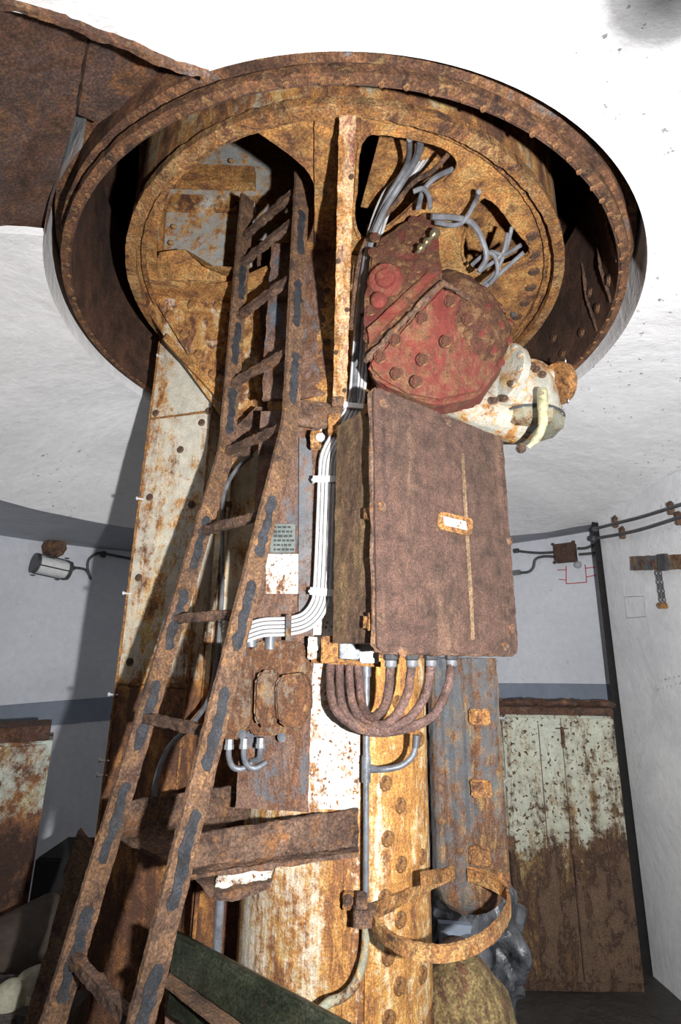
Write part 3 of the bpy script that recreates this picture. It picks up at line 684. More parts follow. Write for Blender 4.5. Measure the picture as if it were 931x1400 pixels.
# ================================================================== LADDER
u = V((-0.72, 0.69, 0)).normalized(); nl = V((u.y, -u.x, 0)); nl = V((-0.69, -0.72, 0)).normalized()
uR = W(400, 520, 1.52); uR.z = 0
uL = PP(316, 540, uR, nl); uL.z = 0
zb = PP(397, 578, uR, nl).z; ztop = PP(408, 236, uR, nl).z; ztopL = PP(347, 262, uL, nl).z
lean = (nl * 0.222 + V((0, 0, -1)))
Lw = (uL - uR).length
def stp(base, z): 
    p = V((base.x, base.y, z))
    if z < zb: p = V((base.x, base.y, zb)) + lean * (zb - z)
    return p
t = thing('steel_ladder', stp((uL + uR) / 2, 0.02), 'rusty steel ladder rising through the drum opening with a bend halfway', 'ladder')
for s, base, zz in ((1, uR, ztop), (-1, uL, ztopL)):
    pts = [V((base.x, base.y, zz)), V((base.x, base.y, (zz + zb) / 2)), V((base.x, base.y, zb + .03))] + [stp(base, zb - k) for k in (.03, .3, .6, .9, 1.2, 1.5, 1.8, 2.1, 2.4) if zb - k > 0]
    pts.append(stp(base, 0.0))
    bm = BM(); rings = []
    for p in pts:
        rings.append([bm.verts.new(p + nl * a + u * b) for a, b in ((-.032, -.007), (.032, -.007), (.032, .007), (-.032, .007))])
    for i in range(len(pts) - 1):
        for k in range(4): bm.faces.new((rings[i][k], rings[i][(k + 1) % 4], rings[i + 1][(k + 1) % 4], rings[i + 1][k]))
    bm.faces.new(rings[0]); bm.faces.new(rings[-1]); rough(bm, 0.016, 0.0022, 50, 8)
    st = obj('stile', bm, 'ladder', t)
    # bare strips of slate grey paint left in the middle of each face
    zs = [zb + .75, zb + .45, zb + .16, zb - .10, zb - .36, zb - .62, zb - .90, zb - 1.17, zb - 1.45]
    for z in zs:
        if z > zz - .05: continue
        for dz_ in (0,):
            a = stp(base, z + .095); b = stp(base, z - .095)
            if z > zb - .2 and z < zb + .1: continue
            off = -u * 0.0085
            bm = BM(); dl = (b - a).normalized(); cr_ = nl if z > zb else (nl - dl * nl.dot(dl)).normalized()
            k_ = 18; P1 = []; P2 = []
            for i in range(k_ + 1):
                c = a.lerp(b, i / k_) + off; wv = 0.015 + 0.012 * noise.noise(c * 45); wv *= 0.4 if i in (0, k_) else 1; w2 = 0.015 + 0.012 * noise.noise(c * 45 + V((9, 9, 9))); w2 *= 0.4 if i in (0, k_) else 1
                P1.append(c + cr_ * wv); P2.append(c - cr_ * w2)
            prism(bm, P1 + P2[::-1], -u * 0.0012); obj('paint_remnant', bm, 'slate', st, label='slate grey paint left on the face')
def rung(z, r=0.0135, dz=0):
    a = stp(uR, z); b = stp(uL, z)
    bm = BM(); tube(bm, [a, b], 0, sec=[(-.012, -.013), (.012, -.013), (.012, .013), (-.012, .013)]); rough(bm, 0.012, 0.005, 40, 6); return obj('rung', bm, 'crust', t)
def lz(px, py):     # height on the ladder plane
    q = PP(px, py, uR, nl)
    if q.z < zb:
        nn = u.cross(lean).normalized(); q = PP(px, py, V((uR.x, uR.y, zb)), nn)
    return q.z
RZ = [lz(372, 290), lz(372, 327), lz(368, 402), lz(356, 503), lz(342, 604), lz(312, 717), lz(283, 843), lz(239, 990)]
for z in RZ: rung(z)
zr = RZ[-1]
for k in (2, 3, 4, 5, 6): 
    if zr - .275 * k > 0.05: rung(zr - 0.275 * k)
print('RUNGS', [round(z, 3) for z in RZ], 'bend', zb, 'w', Lw)
for q in ((uR, 1.8), (uR, .9), (uL, 1.8), (uL, 0.9)): print(proj(stp(*q)))
# fish plates that carry the ladder at the bend
bz = RZ[4]
bm = BM(); a = stp(uR, bz + .02); q = W(470, 560, 1.60)
prism(bm, [a + V((0, 0, .07)), a + V((0, 0, -.01)), W(432, 585, 1.57), W(470, 580, 1.60), W(470, 556, 1.60), W(430, 548, 1.58)], (0, 0.012, 0)); rough(bm, .012, .003, 40, 5); obj('right_bracket', bm, 'crust', t)
bm = BM(); a = stp(uL, bz); prism(bm, [a + V((0, 0, .07)), a + V((0, 0, -.02)), W(345, 620, 1.85), W(388, 560, 1.85), W(350, 556, 1.85)], (0, 0.012, 0)); rough(bm, .012, .003, 40, 5); obj('left_bracket', bm, 'crust', t)

# angle irons tying the ladder to the column
t = thing('ladder_support', W(300, 1180, 1.5), 'heavy flaking angle-iron support tying the ladder foot section to the column', 'support frame')
a0 = W(250, 1160, 1.40); a1 = W(490, 1108, 1.62)
bm = BM(); prism(bm, [W(262, 1142, 1.43), W(490, 1106, 1.63), W(490, 1158, 1.63), W(262, 1188, 1.43)], (0, 0.012, 0)); rough(bm, .014, .004, 35, 6); obj('front_angle', bm, 'crust', t)
q = [W(262, 1186, 1.43), W(490, 1157, 1.63), W(490, 1165, 1.56), W(262, 1196, 1.36)]
bm = BM(); prism(bm, q, (0, 0, -0.010)); rough(bm, .014, .005, 35, 6); obj('front_angle_foot', bm, 'crust', t)
bm = BM(); prism(bm, [W(158, 1098, 1.74), W(338, 1072, 1.78), W(338, 1120, 1.78), W(158, 1148, 1.74)], (0, 0.012, 0)); rough(bm, .014, .004, 35, 6); obj('rear_angle', bm, 'crust', t)
zf = W(245, 1190, 1.38).z
bm = BM(); prism(bm, [W(158, 1140, 1.74), W(335, 1112, 1.78), WZ(262, 1150, W(158, 1140, 1.74).z), WZ(246, 1186, W(158, 1140, 1.74).z)], (0, 0, -0.010)); rough(bm, .016, .005, 30, 6); obj('corner_plate', bm, 'crust', t)

# ================================================================== ELECTRICAL BOX
dA = W(515, 890, 1.31); dn = V((0.563, -0.826, 0)).normalized(); dv = V((0.826, 0.563, 0)).normalized()
TL, TR, BR_, BL = (PP(x, y, dA, dn) for x, y in ((515, 533), (690, 602), (705, 896), (515, 890)))
z1 = (TL.z + TR.z) / 2; z0 = (BL.z + BR_.z) / 2; x0 = 0; x1 = ((TR - dA).dot(dv) + (BR_ - dA).dot(dv)) / 2
print('BOX', TL, TR, BR_, BL)
base = V((dA.x, dA.y, 0))
def D(s, z, o=0.0): return base + dv * s + V((0, 0, z)) + dn * o
t = thing('electrical_box', D(x1 / 2, z0, -.09), 'large purple-brown rusted electrical box with closed door on the column', 'electrical box')
Rb = rotm(dv, dn, V((0, 0, 1)))      # local x along door, y outwards
Rb = Matrix((dv, -dn, V((0, 0, 1)))).transposed()
bm = BM(); zm = (z0 + z1) / 2; zh = z1 - z0
box(bm, D(x1 / 2 , zm, -.125), (x1 - .03, 0.19, zh - .045), Rb); rough(bm, 0.018, 0.0022, 40, 7); obj('body', bm, 'boxside', t)
bm = BM()
K = []
rr = 0.022
for cx, cz_, a0_ in ((x1 - rr, z1 - rr, 0), (rr * .5, z1 - rr * .5, 90), (rr, z0 + rr, 180), (x1 - rr, z0 + rr, 270)):
    for k in range(5):
        a = math.radians(a0_ + 22.5 * k); K.append(D(cx + rr * math.cos(a), cz_ + rr * math.sin(a), -.012))
prism(bm, K, dn * 0.014); rough(bm, 0.014, 0.0024, 45, 7); door = obj('door', bm, 'box', t)
bm = BM(); tube(bm, K + [K[0], K[1]], 0.0065, 6); rough(bm, 0.008, 0.005, 60, 4); obj('door_rim', bm, 'crust', door)
for px, py in ((524, 552), (522, 692), (522, 845), (612, 577), (682, 622), (696, 740), (700, 860), (550, 890), (690, 884)):
    q = PP(px, py, D(0, 0, .003), dn); bm = BM(); dome(bm, q, dn, 0.015, 0.006); rough(bm, .007, .005, 60, 3); obj('scab', bm, 'crust', door, label='raised rust scab')
# name plate
bm = BM(); q = [PP(x, y, D(0, 0, .004), dn) for x, y in ((599, 702), (603, 700), (641, 709), (645, 713), (643, 730), (639, 733), (602, 724), (598, 719))]
prism(bm, q, dn * .006); rough(bm, .008, .001, 60, 4); npl = obj('plate_frame', bm, 'crust_or', door, label='rusty raised nameplate frame')
bm = BM(); q = [PP(x, y, D(0, 0, .011), dn) for x, y in ((606, 706), (636, 713), (638, 725), (608, 718))]; prism(bm, q, dn * .002); obj('nameplate', bm, 'white_spotted', npl, label='small white enamel nameplate')
# pale scratch running down the door
bm = BM(); q = [PP(x, y, D(0, 0, .0025), dn) for x, y in ((630, 620), (634, 620), (637, 700), (645, 800), (649, 875), (644, 875), (640, 800), (634, 700))]; prism(bm, q, dn * .0012); rough(bm, .01, .0008, 50, 4); obj('run_mark', bm, rust('ochre_run', [(0.2, 0.12, 0.07), (0.28, 0.19, 0.11)], 20), door)
for py in (556, 700, 850):
    q = PP(507, py, D(0, 0, -.03), dn); bm = BM(); tube(bm, [q + V((0, 0, -.022)), q + V((0, 0, .022))], 0.0085, 8); box(bm, q - dn * .012, (.008, .03, .03), Rb); rough(bm, .008, .003, 50, 3); obj('hinge', bm, 'crust_or', t)
# screws at the bottom edge: cable glands and conduits
gl = []
for i, px in enumerate((534, 563, 589, 617)):
    g0 = PP(px, 897, D(0, 0, -.07), dn)
    tt = thing('cable_gland', g0, ('cable gland under the box, %s' % ['leftmost of the four in the row', 'second from the left of the row', 'third from the left of the row', 'rightmost of the four in the row'][i]), 'cable gland', 'cable glands under the electrical box')
    bm = BM(); lathe(bm, [(0, .02), (.017, .02), (.017, .004), (.020, .004), (.020, -.008), (.015, -.012), (.015, -.02), (0, -.02)], g0, seg=8); obj('gland_body', bm, 'gland', tt)
    bm = BM(); lathe(bm, [(.0145, -.01), (.016, -.012), (.016, -.026), (.012, -.030)], g0, seg=14); obj('sleeve', bm, 'cable_g', tt)
    gl.append(g0)
ends = [(489, 905), (477, 905), (464, 905), (452, 905)]
names = ['rusty conduit hoop from the leftmost gland, innermost of the nested four', 'rusty conduit hoop from the second gland under the box', 'rusty conduit hoop from the third gland under the box', 'rusty conduit hoop from the rightmost gland, outermost of the nested four']
lows = [[(528, 960), (510, 980), (496, 965)], [(556, 950), (535, 985), (507, 990), (482, 962)], [(582, 950), (556, 985), (520, 998), (480, 985), (466, 955)], [(612, 940), (590, 980), (545, 998), (500, 999), (462, 975), (452, 945)]]
for i in range(4):
    g0 = gl[i]; e = W(*ends[i], 1.61)
    n_ = len(lows[i]); pts = [g0 + V((0, 0, -.015))]
    for k, (x, y) in enumerate(lows[i]):
        f = (k + 1) / (n_ + 1); pts.append(W(x, y, g0.y * (1 - f) + 1.60 * f - 0.02 * i * math.sin(PI * f)))
    pts.append(e)
    bm = BM(); tube(bm, smooth_path(pts, 8), 0.0125, 10); rough(bm, .012, .0016, 60, 3)
    tag(obj('conduit_hoop', bm, 'pipe_rust'), names[i], 'conduit', 'conduit hoops under the box')

# ================================================================== VERTICAL CONDUIT
px0 = W(501, 1000, 1.615)
def VC(px, py, Y=1.615): return W(px, py, Y)
t = thing('tee_conduit', VC(497, 1225), 'thin grey conduit with a tee branch running down the column front', 'conduit')
x_, y_ = px0.x, 1.622
bm = BM(); tube(bm, [V((x_, y_, VC(501, 905).z)), V((x_, y_, VC(498, 1040).z))], 0.010, 12); obj('upper_pipe', bm, 'zinc', t)
bm = BM(); tube(bm, [V((x_, y_, VC(498, 1055).z)), V((x_, y_, VC(496, 1228).z))], 0.0085, 12); obj('middle_pipe', bm, 'zinc', t)
bm = BM(); zc = VC(498, 1052).z; tube(bm, [V((x_, y_, zc + .035)), V((x_, y_, zc - .035))], 0.013, 12); tube(bm, [V((x_, y_, zc)), V((x_ + .03, y_, zc))], 0.011, 12); obj('tee', bm, 'zinc', t)
bm = BM(); tube(bm, smooth_path([V((x_ + .01, y_ - .002, zc)), VC(525, 1052, 1.60), VC(548, 1047, 1.60), VC(563, 1035, 1.60), VC(568, 1020, 1.60), VC(569, 1006, 1.60)]), [0.0085] * 31, 12); obj('branch', bm, 'zinc', t)
bm = BM(); tube(bm, [VC(568.5, 1022, 1.60), VC(569.5, 1005, 1.60)], 0.0115, 12); obj('end_sleeve', bm, 'cable_d', t)
bm = BM(); tube(bm, [V((x_, y_, VC(501, 925).z)), V((x_, y_, VC(501, 906).z))], 0.015, 12); obj('coupling', bm, 'zinc', t)
bm = BM(); tube(bm, smooth_path([V((x_, y_, VC(496, 1235).z)), V((x_ - .002, y_, VC(495, 1300).z)), VC(488, 1340, 1.60), VC(470, 1362, 1.59), VC(448, 1372, 1.57), VC(432, 1392, 1.55), VC(425, 1430, 1.55)]), 0.011, 12); obj('lower_pipe', bm, 'creamg', t, label='greenish lower bend')
block(494, 1236, 1.60, (0.03, 0.045, 0.045), 'pipe_clamp', 'crust', 'dark rusty clamp around the thin conduit above the hoop bracket', 'clamp')
block(476, 1231, 1.625, (0.03, 0.02, 0.04), 'clamp_plate', 'crust_or', 'small rusty fixing plate left of the conduit clamp', 'plate', (0, 0, 'crust'))
block(498, 1252, 1.59, (0.06, 0.05, 0.04), 'hoop_anchor', 'crust', 'crusted anchor block where the hoop bracket meets the column', 'block')

# ================================================================== CABLE RUN down the column
def offs(path, k, sp=0.0135):
    out = []
    for i, p in enumerate(path):
        tg = (path[min(i + 1, len(path) - 1)] - path[max(i - 1, 0)]); tg.y = 0; tg.normalize(); nn = V((-tg.z, 0, tg.x))
        out.append(p + nn * k * sp)
    return out
mid = [W(584, 205, 1.42), W(560, 238, 1.46), W(531, 270, 1.5), W(510, 330, 1.54), W(500, 400, 1.56), W(493, 480, 1.575), W(487, 545, 1.585), W(474, 578, 1.592), W(452, 618, 1.6), W(447, 650, 1.605), W(445, 700, 1.605), W(441, 800, 1.605), W(436, 828, 1.605), W(420, 848, 1.605), W(395, 856, 1.62), W(360, 858, 1.63), W(335, 866, 1.64)]
mid = smooth_path(mid, 5); nm = ['leftmost', 'second from left', 'middle', 'second from right', 'rightmost']
for k in range(5):
    bm = BM(); pth = offs(mid, 2 - k, 0.0122)
    if (pth[50] - mid[50]).x * (k - 2) < 0: pth = offs(mid, k - 2, 0.0122)
    # shallow flattening so that each cable lies against the column
    tube(bm, pth, 0.0054, 8); tag(obj('flat_cable', bm, 'cable_w'), 'grey-white cable down the column, %s of the five in the run' % nm[k], 'cable', 'cables in the column run')
def band(px0, px1, py, Y, label, h=9, dy=0):
    a = W(px0, py, Y); b = W(px1, py + dy, Y)
    bm = BM(); tube(bm, [a, b], 0, sec=[(-.004, -h * .0011), (.004, -h * .0011), (.004, h * .0011), (-.004, h * .0011)]); tube(bm, [a + V((0, 0.006, 0)), a + V((0, .03, 0))], .006, 6)
    tag(obj('cable_band', bm, 'clip'), label, 'cable band', 'white cable bands')
band(470, 497, 553, 1.572, 'white cable band highest on the run, above the box corner', 8, 3)
band(428, 462, 655, 1.595, 'white cable band in the middle of the run beside the box', 9)
band(424, 456, 808, 1.595, 'white cable band lowest on the run, above the bend', 10, 3)
bm = BM(); tube(bm, [W(395, 840, 1.60), W(394, 876, 1.61)], 0, sec=[(-.008, -.004), (.008, -.004), (.008, .004), (-.008, .004)]); tag(obj('cable_strap', bm, 'bluegrey'), 'blue-grey strap across the bent cables above the connector casting', 'strap')
# upper loose cables coming through the openings
def cab(pts, r, m, label, group=None, name='hanging_cable'):
    bm = BM(); tube(bm, smooth_path([W(*p) for p in pts], 6), r, 8); tag(obj(name, bm, m), label, 'cable', group)
gc = 'grey cables in the upper right opening of the drum'
cab([(560, 190, 1.20), (556, 225, 1.35), (530, 270, 1.45), (510, 315, 1.5), (498, 360, 1.53), (490, 440, 1.56), (484, 550, 1.58)], .009, 'cable_g', 'grey cable left of the white run from the large opening', gc)
cab([(575, 185, 1.22), (570, 215, 1.32), (545, 255, 1.42), (520, 300, 1.47), (505, 345, 1.51), (497, 430, 1.55)], .013, 'cable_g', 'thickest grey cable dropping from the large opening', gc)
cab([(612, 212, 1.25), (590, 235, 1.32), (565, 250, 1.38), (535, 285, 1.45), (500, 330, 1.52), (487, 380, 1.55), (480, 450, 1.57)], .008, 'crust', 'rust-brown cable crossing the large opening', gc)
cab([(618, 232, 1.30), (595, 243, 1.35), (578, 262, 1.38), (572, 285, 1.38)], .009, 'cable_g', 'short grey cable ending on the red housing top', gc)
cab([(565, 262, 1.36), (578, 258, 1.35), (586, 268, 1.35), (588, 285, 1.36)], .008, 'cable_g', 'small grey cable loop above the red housing', gc)
cab([(590, 296, 1.38), (625, 298, 1.40), (645, 305, 1.42), (658, 325, 1.46), (665, 352, 1.5), (655, 370, 1.54)], .010, 'cable_g', 'grey cable bending from the red housing toward the small opening', gc)
cab([(596, 304, 1.39), (622, 308, 1.42), (636, 300, 1.4), (650, 275, 1.36), (655, 262, 1.3)], .008, 'cable_g', 'grey cable rising into the small opening', gc)
for i, (p, l) in enumerate([
    ([(700, 310, 1.45), (692, 340, 1.5), (678, 372, 1.55), (660, 388, 1.6)], 'grey cable at the small opening, nearest the red housing'),
    ([(694, 318, 1.45), (688, 345, 1.5), (672, 360, 1.53), (654, 372, 1.58)], 'grey cable looping low in the small opening'),
    ([(712, 335, 1.45), (690, 348, 1.5), (668, 345, 1.52), (645, 362, 1.58)], 'grey cable crossing the mouth of the small opening'),
    ([(716, 345, 1.48), (690, 368, 1.54), (664, 392, 1.6)], 'outermost grey cable leaving the small opening'),
    ([(664, 345, 1.5), (676, 350, 1.5), (680, 372, 1.54), (670, 388, 1.58)], 'grey cable hooked around its neighbours by the small opening')]):
    cab(p, .0075, 'cable_g', l, 'grey cables at the small opening')

# ================================================================== RED MOTOR / GEARBOX
mc = W(602, 460, 1.68)
t = thing('red_gear_housing', mc, 'big red-painted bolted gear housing above the electrical box', 'gear housing')
me_ = W(673, 500, 1.82)
ma = (me_ - mc).normalized()
fa, fb, _ = frame_(ma)
def RM(s, r, ang): return mc + ma * s + (fa * math.cos(ang) + fb * math.sin(ang)) * r
bm = BM(); lathe(bm, [(0, -.12), (.18, -.12), (.212, -.09), (.222, -.02), (.222, .04), (.215, .08), (.200, .13), (.175, .18), (.12, .22), (0, .23)], mc, ma, 36); rough(bm, .02, .005, 18, 5); obj('barrel', bm, 'red_crust', t)
sp = []
for s in (.02, .10, .17):
    for k in range(14):
        a = 2 * PI * (k + s * 3) / 14; sp.append((RM(s, .219 - max(0, s - .06) * .30, a), (fa * math.cos(a) + fb * math.sin(a))))
row_parts('barrel_bolt', 'red', t, sp, .011, 'hex', .0015)
hb = [(499, 488), (497, 440), (500, 400), (505, 350), (518, 325), (545, 308), (586, 286), (597, 310), (602, 345), (606, 384), (560, 436)]
fr_ = [W(x, y, 1.41 + (490 - y) * .0002) for x, y in hb]
bm = BM(); prism(bm, fr_, (0.03, 0.22, 0.0)); bmesh.ops.bevel(bm, geom=[e for e in bm.edges], offset=.010, segments=2, affect='EDGES'); rough(bm, .016, .005, 20, 6); obj('gearbox_casing', bm, 'red_crust', t)
nf = V((-.12, -1, -.25)).normalized()
q = W(527, 384, 1.42)
bm = BM(); lathe(bm, [(.062, -.03), (.060, .0), (.052, .012), (.034, .016), (.030, .028), (.022, .033), (0, .034)], q, nf, 24); rough(bm, .01, .003, 40, 4); obj('bearing_cap', bm, 'red', t)
q = W(518, 412, 1.41)
bm = BM(); lathe(bm, [(.026, -.01), (.026, .012), (.018, .018), (0, .02)], q, nf, 16); rough(bm, .01, .002, 40, 3); obj('side_cap', bm, 'red', t)
bm = BM(); prism(bm, [W(502, 452, 1.40), W(560, 400, 1.42), W(590, 370, 1.44), W(598, 378, 1.44), W(505, 470, 1.40)], (0.0, -.012, 0.0)); rough(bm, .012, .004, 30, 4); obj('cast_rib', bm, 'red', t)
row_parts('casing_bolt', 'red_crust', t, [(W(x, y, 1.405 + (490 - y) * .0002), nf) for x, y in ((510, 345), (533, 335), (557, 327), (586, 345), (590, 372), (570, 367), (553, 412), (538, 430), (520, 449), (506, 425), (513, 325), (565, 302), (504, 462), (562, 380))], .013, 'hex', .001)
# front plate: flat red bolted face below the ragged ridge
bm = BM(); prism(bm, [W(500, 494, 1.375), W(604, 388, 1.40), W(640, 408, 1.46), W(680, 440, 1.60), W(690, 490, 1.64), W(655, 540, 1.60), W(600, 552, 1.50), W(560, 540, 1.42), W(520, 522, 1.39), W(503, 508, 1.38)], (0.03, .14, 0.02)); bmesh.ops.bevel(bm, geom=[e for e in bm.edges], offset=.016, segments=3, affect='EDGES'); rough(bm, .016, .004, 22, 6); obj('front_plate', bm, 'red', t)
bm = BM(); tube(bm, [W(500, 494, 1.385), W(550, 441, 1.39), W(605, 386, 1.405), W(641, 408, 1.45)], .010, 8); rough(bm, .010, .006, 35, 4); obj('ridge', bm, 'crust', t)
sp = [(W(x, y, Y), V((-.2, -1, -.35))) for x, y, Y in ((541, 465, 1.378), (577, 435, 1.39), (616, 412, 1.415), (520, 488, 1.37), (543, 511, 1.385), (578, 492, 1.40), (610, 467, 1.42), (640, 437, 1.455), (570, 522, 1.40))]
row_parts('plate_bolt', 'red_crust', t, sp, .015, 'hex', .0015)
bm = BM(); a = W(570, 345, 1.385); b = W(592, 322, 1.385); tube(bm, [a, b], .006, 8); ax_ = (b - a).normalized()
for s, r in ((.2, .014), (.55, .013)): lathe(bm, [(0, 0), (r, 0), (r, .012), (0, .012)], a + ax_ * s * (b - a).length, ax_, 6)
lathe(bm, [(0, 0), (.016, 0), (.016, .02), (0, .02)], b, ax_, 6); tag(obj('brass_fitting', bm, 'brass'), 'small shiny brass fitting with nuts on the red gear housing', 'fitting')
block(546 + 155, 430, 1.80, (0.018, 0.018, 0.018), 'black_plug', 'cable_d', 'tiny black plug on the orange plate right of the red housing', 'plug')

# ================================================================== CREAM VALVE BODY
vc = W(708, 520, 1.90)
t = thing('cream_motor', vc, 'cream-painted motor housing with yellowish curved handle right of the red housing', 'motor')
def CM(s): return mc + ma * s
fc = W(684, 516, 1.86)
bm = BM(); lathe(bm, [(0, -.02), (.135, -.02), (.14, -.015), (.14, .012), (.13, .02), (.11, .024), (.10, .05), (0, .05)], fc, ma, 32); rough(bm, .018, .002, 22, 4); obj('mounting_flange', bm, 'cream', t)
def FM(r, a, s_): return fc + ma * s_ + (fa * math.cos(a) + fb * math.sin(a)) * r
row_parts('flange_bolt', 'cream', t, [(FM(.120, 2 * PI * k / 12, .018), ma) for k in range(12)] + [(FM(.122, 2 * PI * (k + .5) / 12, -.02), -ma) for k in range(12)], .012, 'hex')
bm = BM(); cc = W(704, 556, 1.98)
lathe(bm, [(0, .19), (.08, .18), (.15, .14), (.178, .07), (.186, -.02), (.18, -.06), (.165, -.075), (0, -.075)], cc, (0.05, 0.02, 1), 24); rough(bm, .02, .002, 20, 4); obj('motor_body', bm, 'cream', t)
bm = BM(); lathe(bm, [(0, 0), (.150, 0), (.152, -.008), (.146, -.05), (.12, -.06), (0, -.062)], cc + V((0.03, -.02, -.075)), (0, 0, 1), 8, a0=.4, a1=.4 + 2 * PI); rough(bm, .02, .0015, 30, 4); obj('bottom_lid', bm, 'creamg', t)
bm = BM(); lathe(bm, [(.150, -.006), (.156, .0), (.150, .006)], cc + V((0.03, -.02, -.078)), (0, 0, 1), 40); obj('gasket', bm, 'cable_d', t)
hp = smooth_path([W(741, 535, 1.73), W(742, 560, 1.72), W(742, 580, 1.72), W(735, 598, 1.73), W(722, 612, 1.75)], 6)
bm = BM(); tube(bm, hp, [0.020] * 6 + [.018] * 7 + [.015] * 8 + [.010] * 4, 12); obj('handle', bm, plain('yellowish_handle', (0.45, 0.43, 0.26), .45, 0, .2, .5, 40), t, label='yellowish curved handle')
bm = BM(); box(bm, W(741, 541, 1.73), (.036, .03, .06), bev=.004); hexb(bm, W(741, 538, 1.713), (0, -1, 0), .009); rough(bm, .01, .001, 40, 3); obj('handle_socket', bm, 'creamg', t)
bm = BM(); hexb(bm, W(712, 613, 1.74), (0, -1, -.3), .014, .02); obj('drain_nut', bm, 'crust', t)
row_parts('body_bolt', 'crust', t, [(W(x, y, Y), (0, -1, -.2)) for x, y, Y in ((734, 505, 1.77), (742, 512, 1.77), (700, 525, 1.77), (676, 548, 1.76), (690, 545, 1.76), (728, 500, 1.77))], .011, 'hex')
bm = BM(); q = W(764, 524, 1.86); lathe(bm, [(0, -.018), (.082, -.018), (.088, 0), (.082, .018), (0, .018)], q, (1, 0.22, 0.28), 24); rough(bm, .014, .003, 30, 4); obj('end_disc', bm, 'crust_or', t, label='orange rusty end disc')
bm = BM(); tube(bm, [W(735, 510, 1.86), W(778, 520, 1.88)], .03, 12); obj('shaft', bm, 'cream', t)
row_parts('disc_bolt', 'steel', t, [(W(776, 548, 1.84), (1, -.3, 0)), (W(772, 494, 1.84), (1, -.3, 0))], .009, 'hex')
bm = BM(); tube(bm, [W(605, 545, 1.86), W(650, 560, 1.90), W(705, 575, 1.96)], [.055, .08, .10], 20); rough(bm, .02, .002, 30, 4); obj('neck', bm, 'cream', t)

# ================================================================== CONNECTOR CASTING on the column
t = thing('connector_casting', mp(378, 1000, .03), 'grey-brown cast connector housing with two rounded covers on the mounting plate', 'connector housing')
def cast(pts, o, th, mat, name, amp=.002, bev=.006):
    bm = BM(); prism(bm, [mp(x, y, o) for x, y in pts], mn * th); bmesh.ops.bevel(bm, geom=[e for e in bm.edges], offset=bev, segments=2, affect='EDGES'); rough(bm, .012, amp, 35, 5); return obj(name, bm, mat, t)
cast([(345, 888), (358, 876), (412, 878), (428, 892), (430, 915), (420, 935), (418, 990), (400, 1004), (350, 1004), (340, 990)], .0, .03, 'casting', 'base')
c1 = cast([(358, 925), (366, 915), (385, 915), (388, 930), (388, 975), (380, 992), (362, 990), (356, 975)], .03, .045, 'casting', 'left_cover', bev=.010)
c2 = cast([(385, 935), (392, 922), (422, 918), (431, 934), (431, 970), (422, 984), (404, 992), (388, 982)], .03, .055, 'casting', 'right_cover', bev=.008)
cast([(310, 892), (318, 882), (345, 884), (352, 900), (350, 985), (335, 1008), (306, 1005), (322, 985), (326, 905)], .0, .06, 'casting', 'side_frame', .003)
row_parts('clamp_nut', 'zinc', t, [(mp(389, 1006, .03), mn), (mp(341, 1000, .062), mn), (mp(340, 892, .062), mn)], .010, 'hex')
bm = BM(); tube(bm, [mp(346, 885, .02), mp(346, 868, .02)], .018, 12); tube(bm, [mp(372, 888, .02), mp(372, 868, .02)], .018, 12); obj('top_glands', bm, 'zinc', t)
for i, (x, l) in enumerate(((322, 'leftmost'), (340, 'middle'), (360, 'rightmost'))):
    o = .055 - .012 * i
    tt = thing('short_hose', mp(x, 1012, o), 'short grey hose bent under the connector casting, %s of the three' % l, 'hose', 'short hoses under the connector casting')
    bm = BM(); tube(bm, smooth_path([mp(x, 1012, o), mp(x, 1030, o), mp(x + 4, 1044, o - .008), mp(x + 14, 1048, o - .02), mp(x + 24, 1042, o - .04)] if i < 2 else [mp(x, 1008, o), mp(x, 1025, o), mp(x - 4, 1036, o - .01), mp(x - 16, 1040, o - .03)], 6), .0085, 10); obj('hose', bm, 'zinc', tt)
    bm = BM(); lathe(bm, [(0, .016), (.013, .016), (.013, 0), (.015, 0), (.015, -.012), (0, -.012)], mp(x, 1014, o), seg=8); obj('nut', bm, 'steel', tt)

# ================================================================== BLUE-GREY POST on the right and what is below it
pc_ = W(640, 1050, 1.93)
t = thing('blue_grey_post', V((pc_.x, 2.0, W(640, 1255, 1.9).z)), 'blue-grey rusted square post with rounded edge right of the column', 'post')
ztp = W(640, 900, 1.9).z; zbt = W(640, 1210, 1.9).z
xa = W(590, 1050, 1.9).x; xb = W(690, 1050, 1.93).x
sec = []
def hs(i, n, a, b): return a + (b - a) * i / n
pr = [(xa, 2.12), (xa, 1.93), (xa + .01, 1.90)]
for i in range(13):
    x = hs(i, 12, xa + .02, xb - .06); pr.append((x, 1.89 + (.012 if i in (2, 3, 7, 8) else 0)))
pr += [(xb - .03, 1.90), (xb - .008, 1.92), (xb, 1.96), (xb, 2.12)]
bm = BM(); prism(bm, [V((x, y, zbt)) for x, y in pr], (0, 0, ztp - zbt)); rough(bm, .022, .003, 22, 6); obj('post_body', bm, 'bluegrey', t)
bm = BM(); xm = (xa + xb) / 2; hw = (xb - xa) / 2
rows_ = []
for f, z in ((1.0, zbt + .01), (.97, zbt - .03), (.85, zbt - .07), (.6, zbt - .095), (.25, zbt - .10)):
    rows_.append([bm.verts.new(V((xm + hw * f * math.cos(2 * PI * k / 20) * (1 if abs(math.cos(2 * PI * k / 20)) < .7 else .98), 2.0 + .11 * f * math.sin(2 * PI * k / 20), z))) for k in range(20)])
for i in range(4):
    for k in range(20): bm.faces.new((rows_[i][k], rows_[i][(k + 1) % 20], rows_[i + 1][(k + 1) % 20], rows_[i + 1][k]))
bm.faces.new(rows_[-1]); bm.faces.new(rows_[0][::-1]); rough(bm, .02, .005, 22, 4); obj('post_foot', bm, 'bluegrey', t)
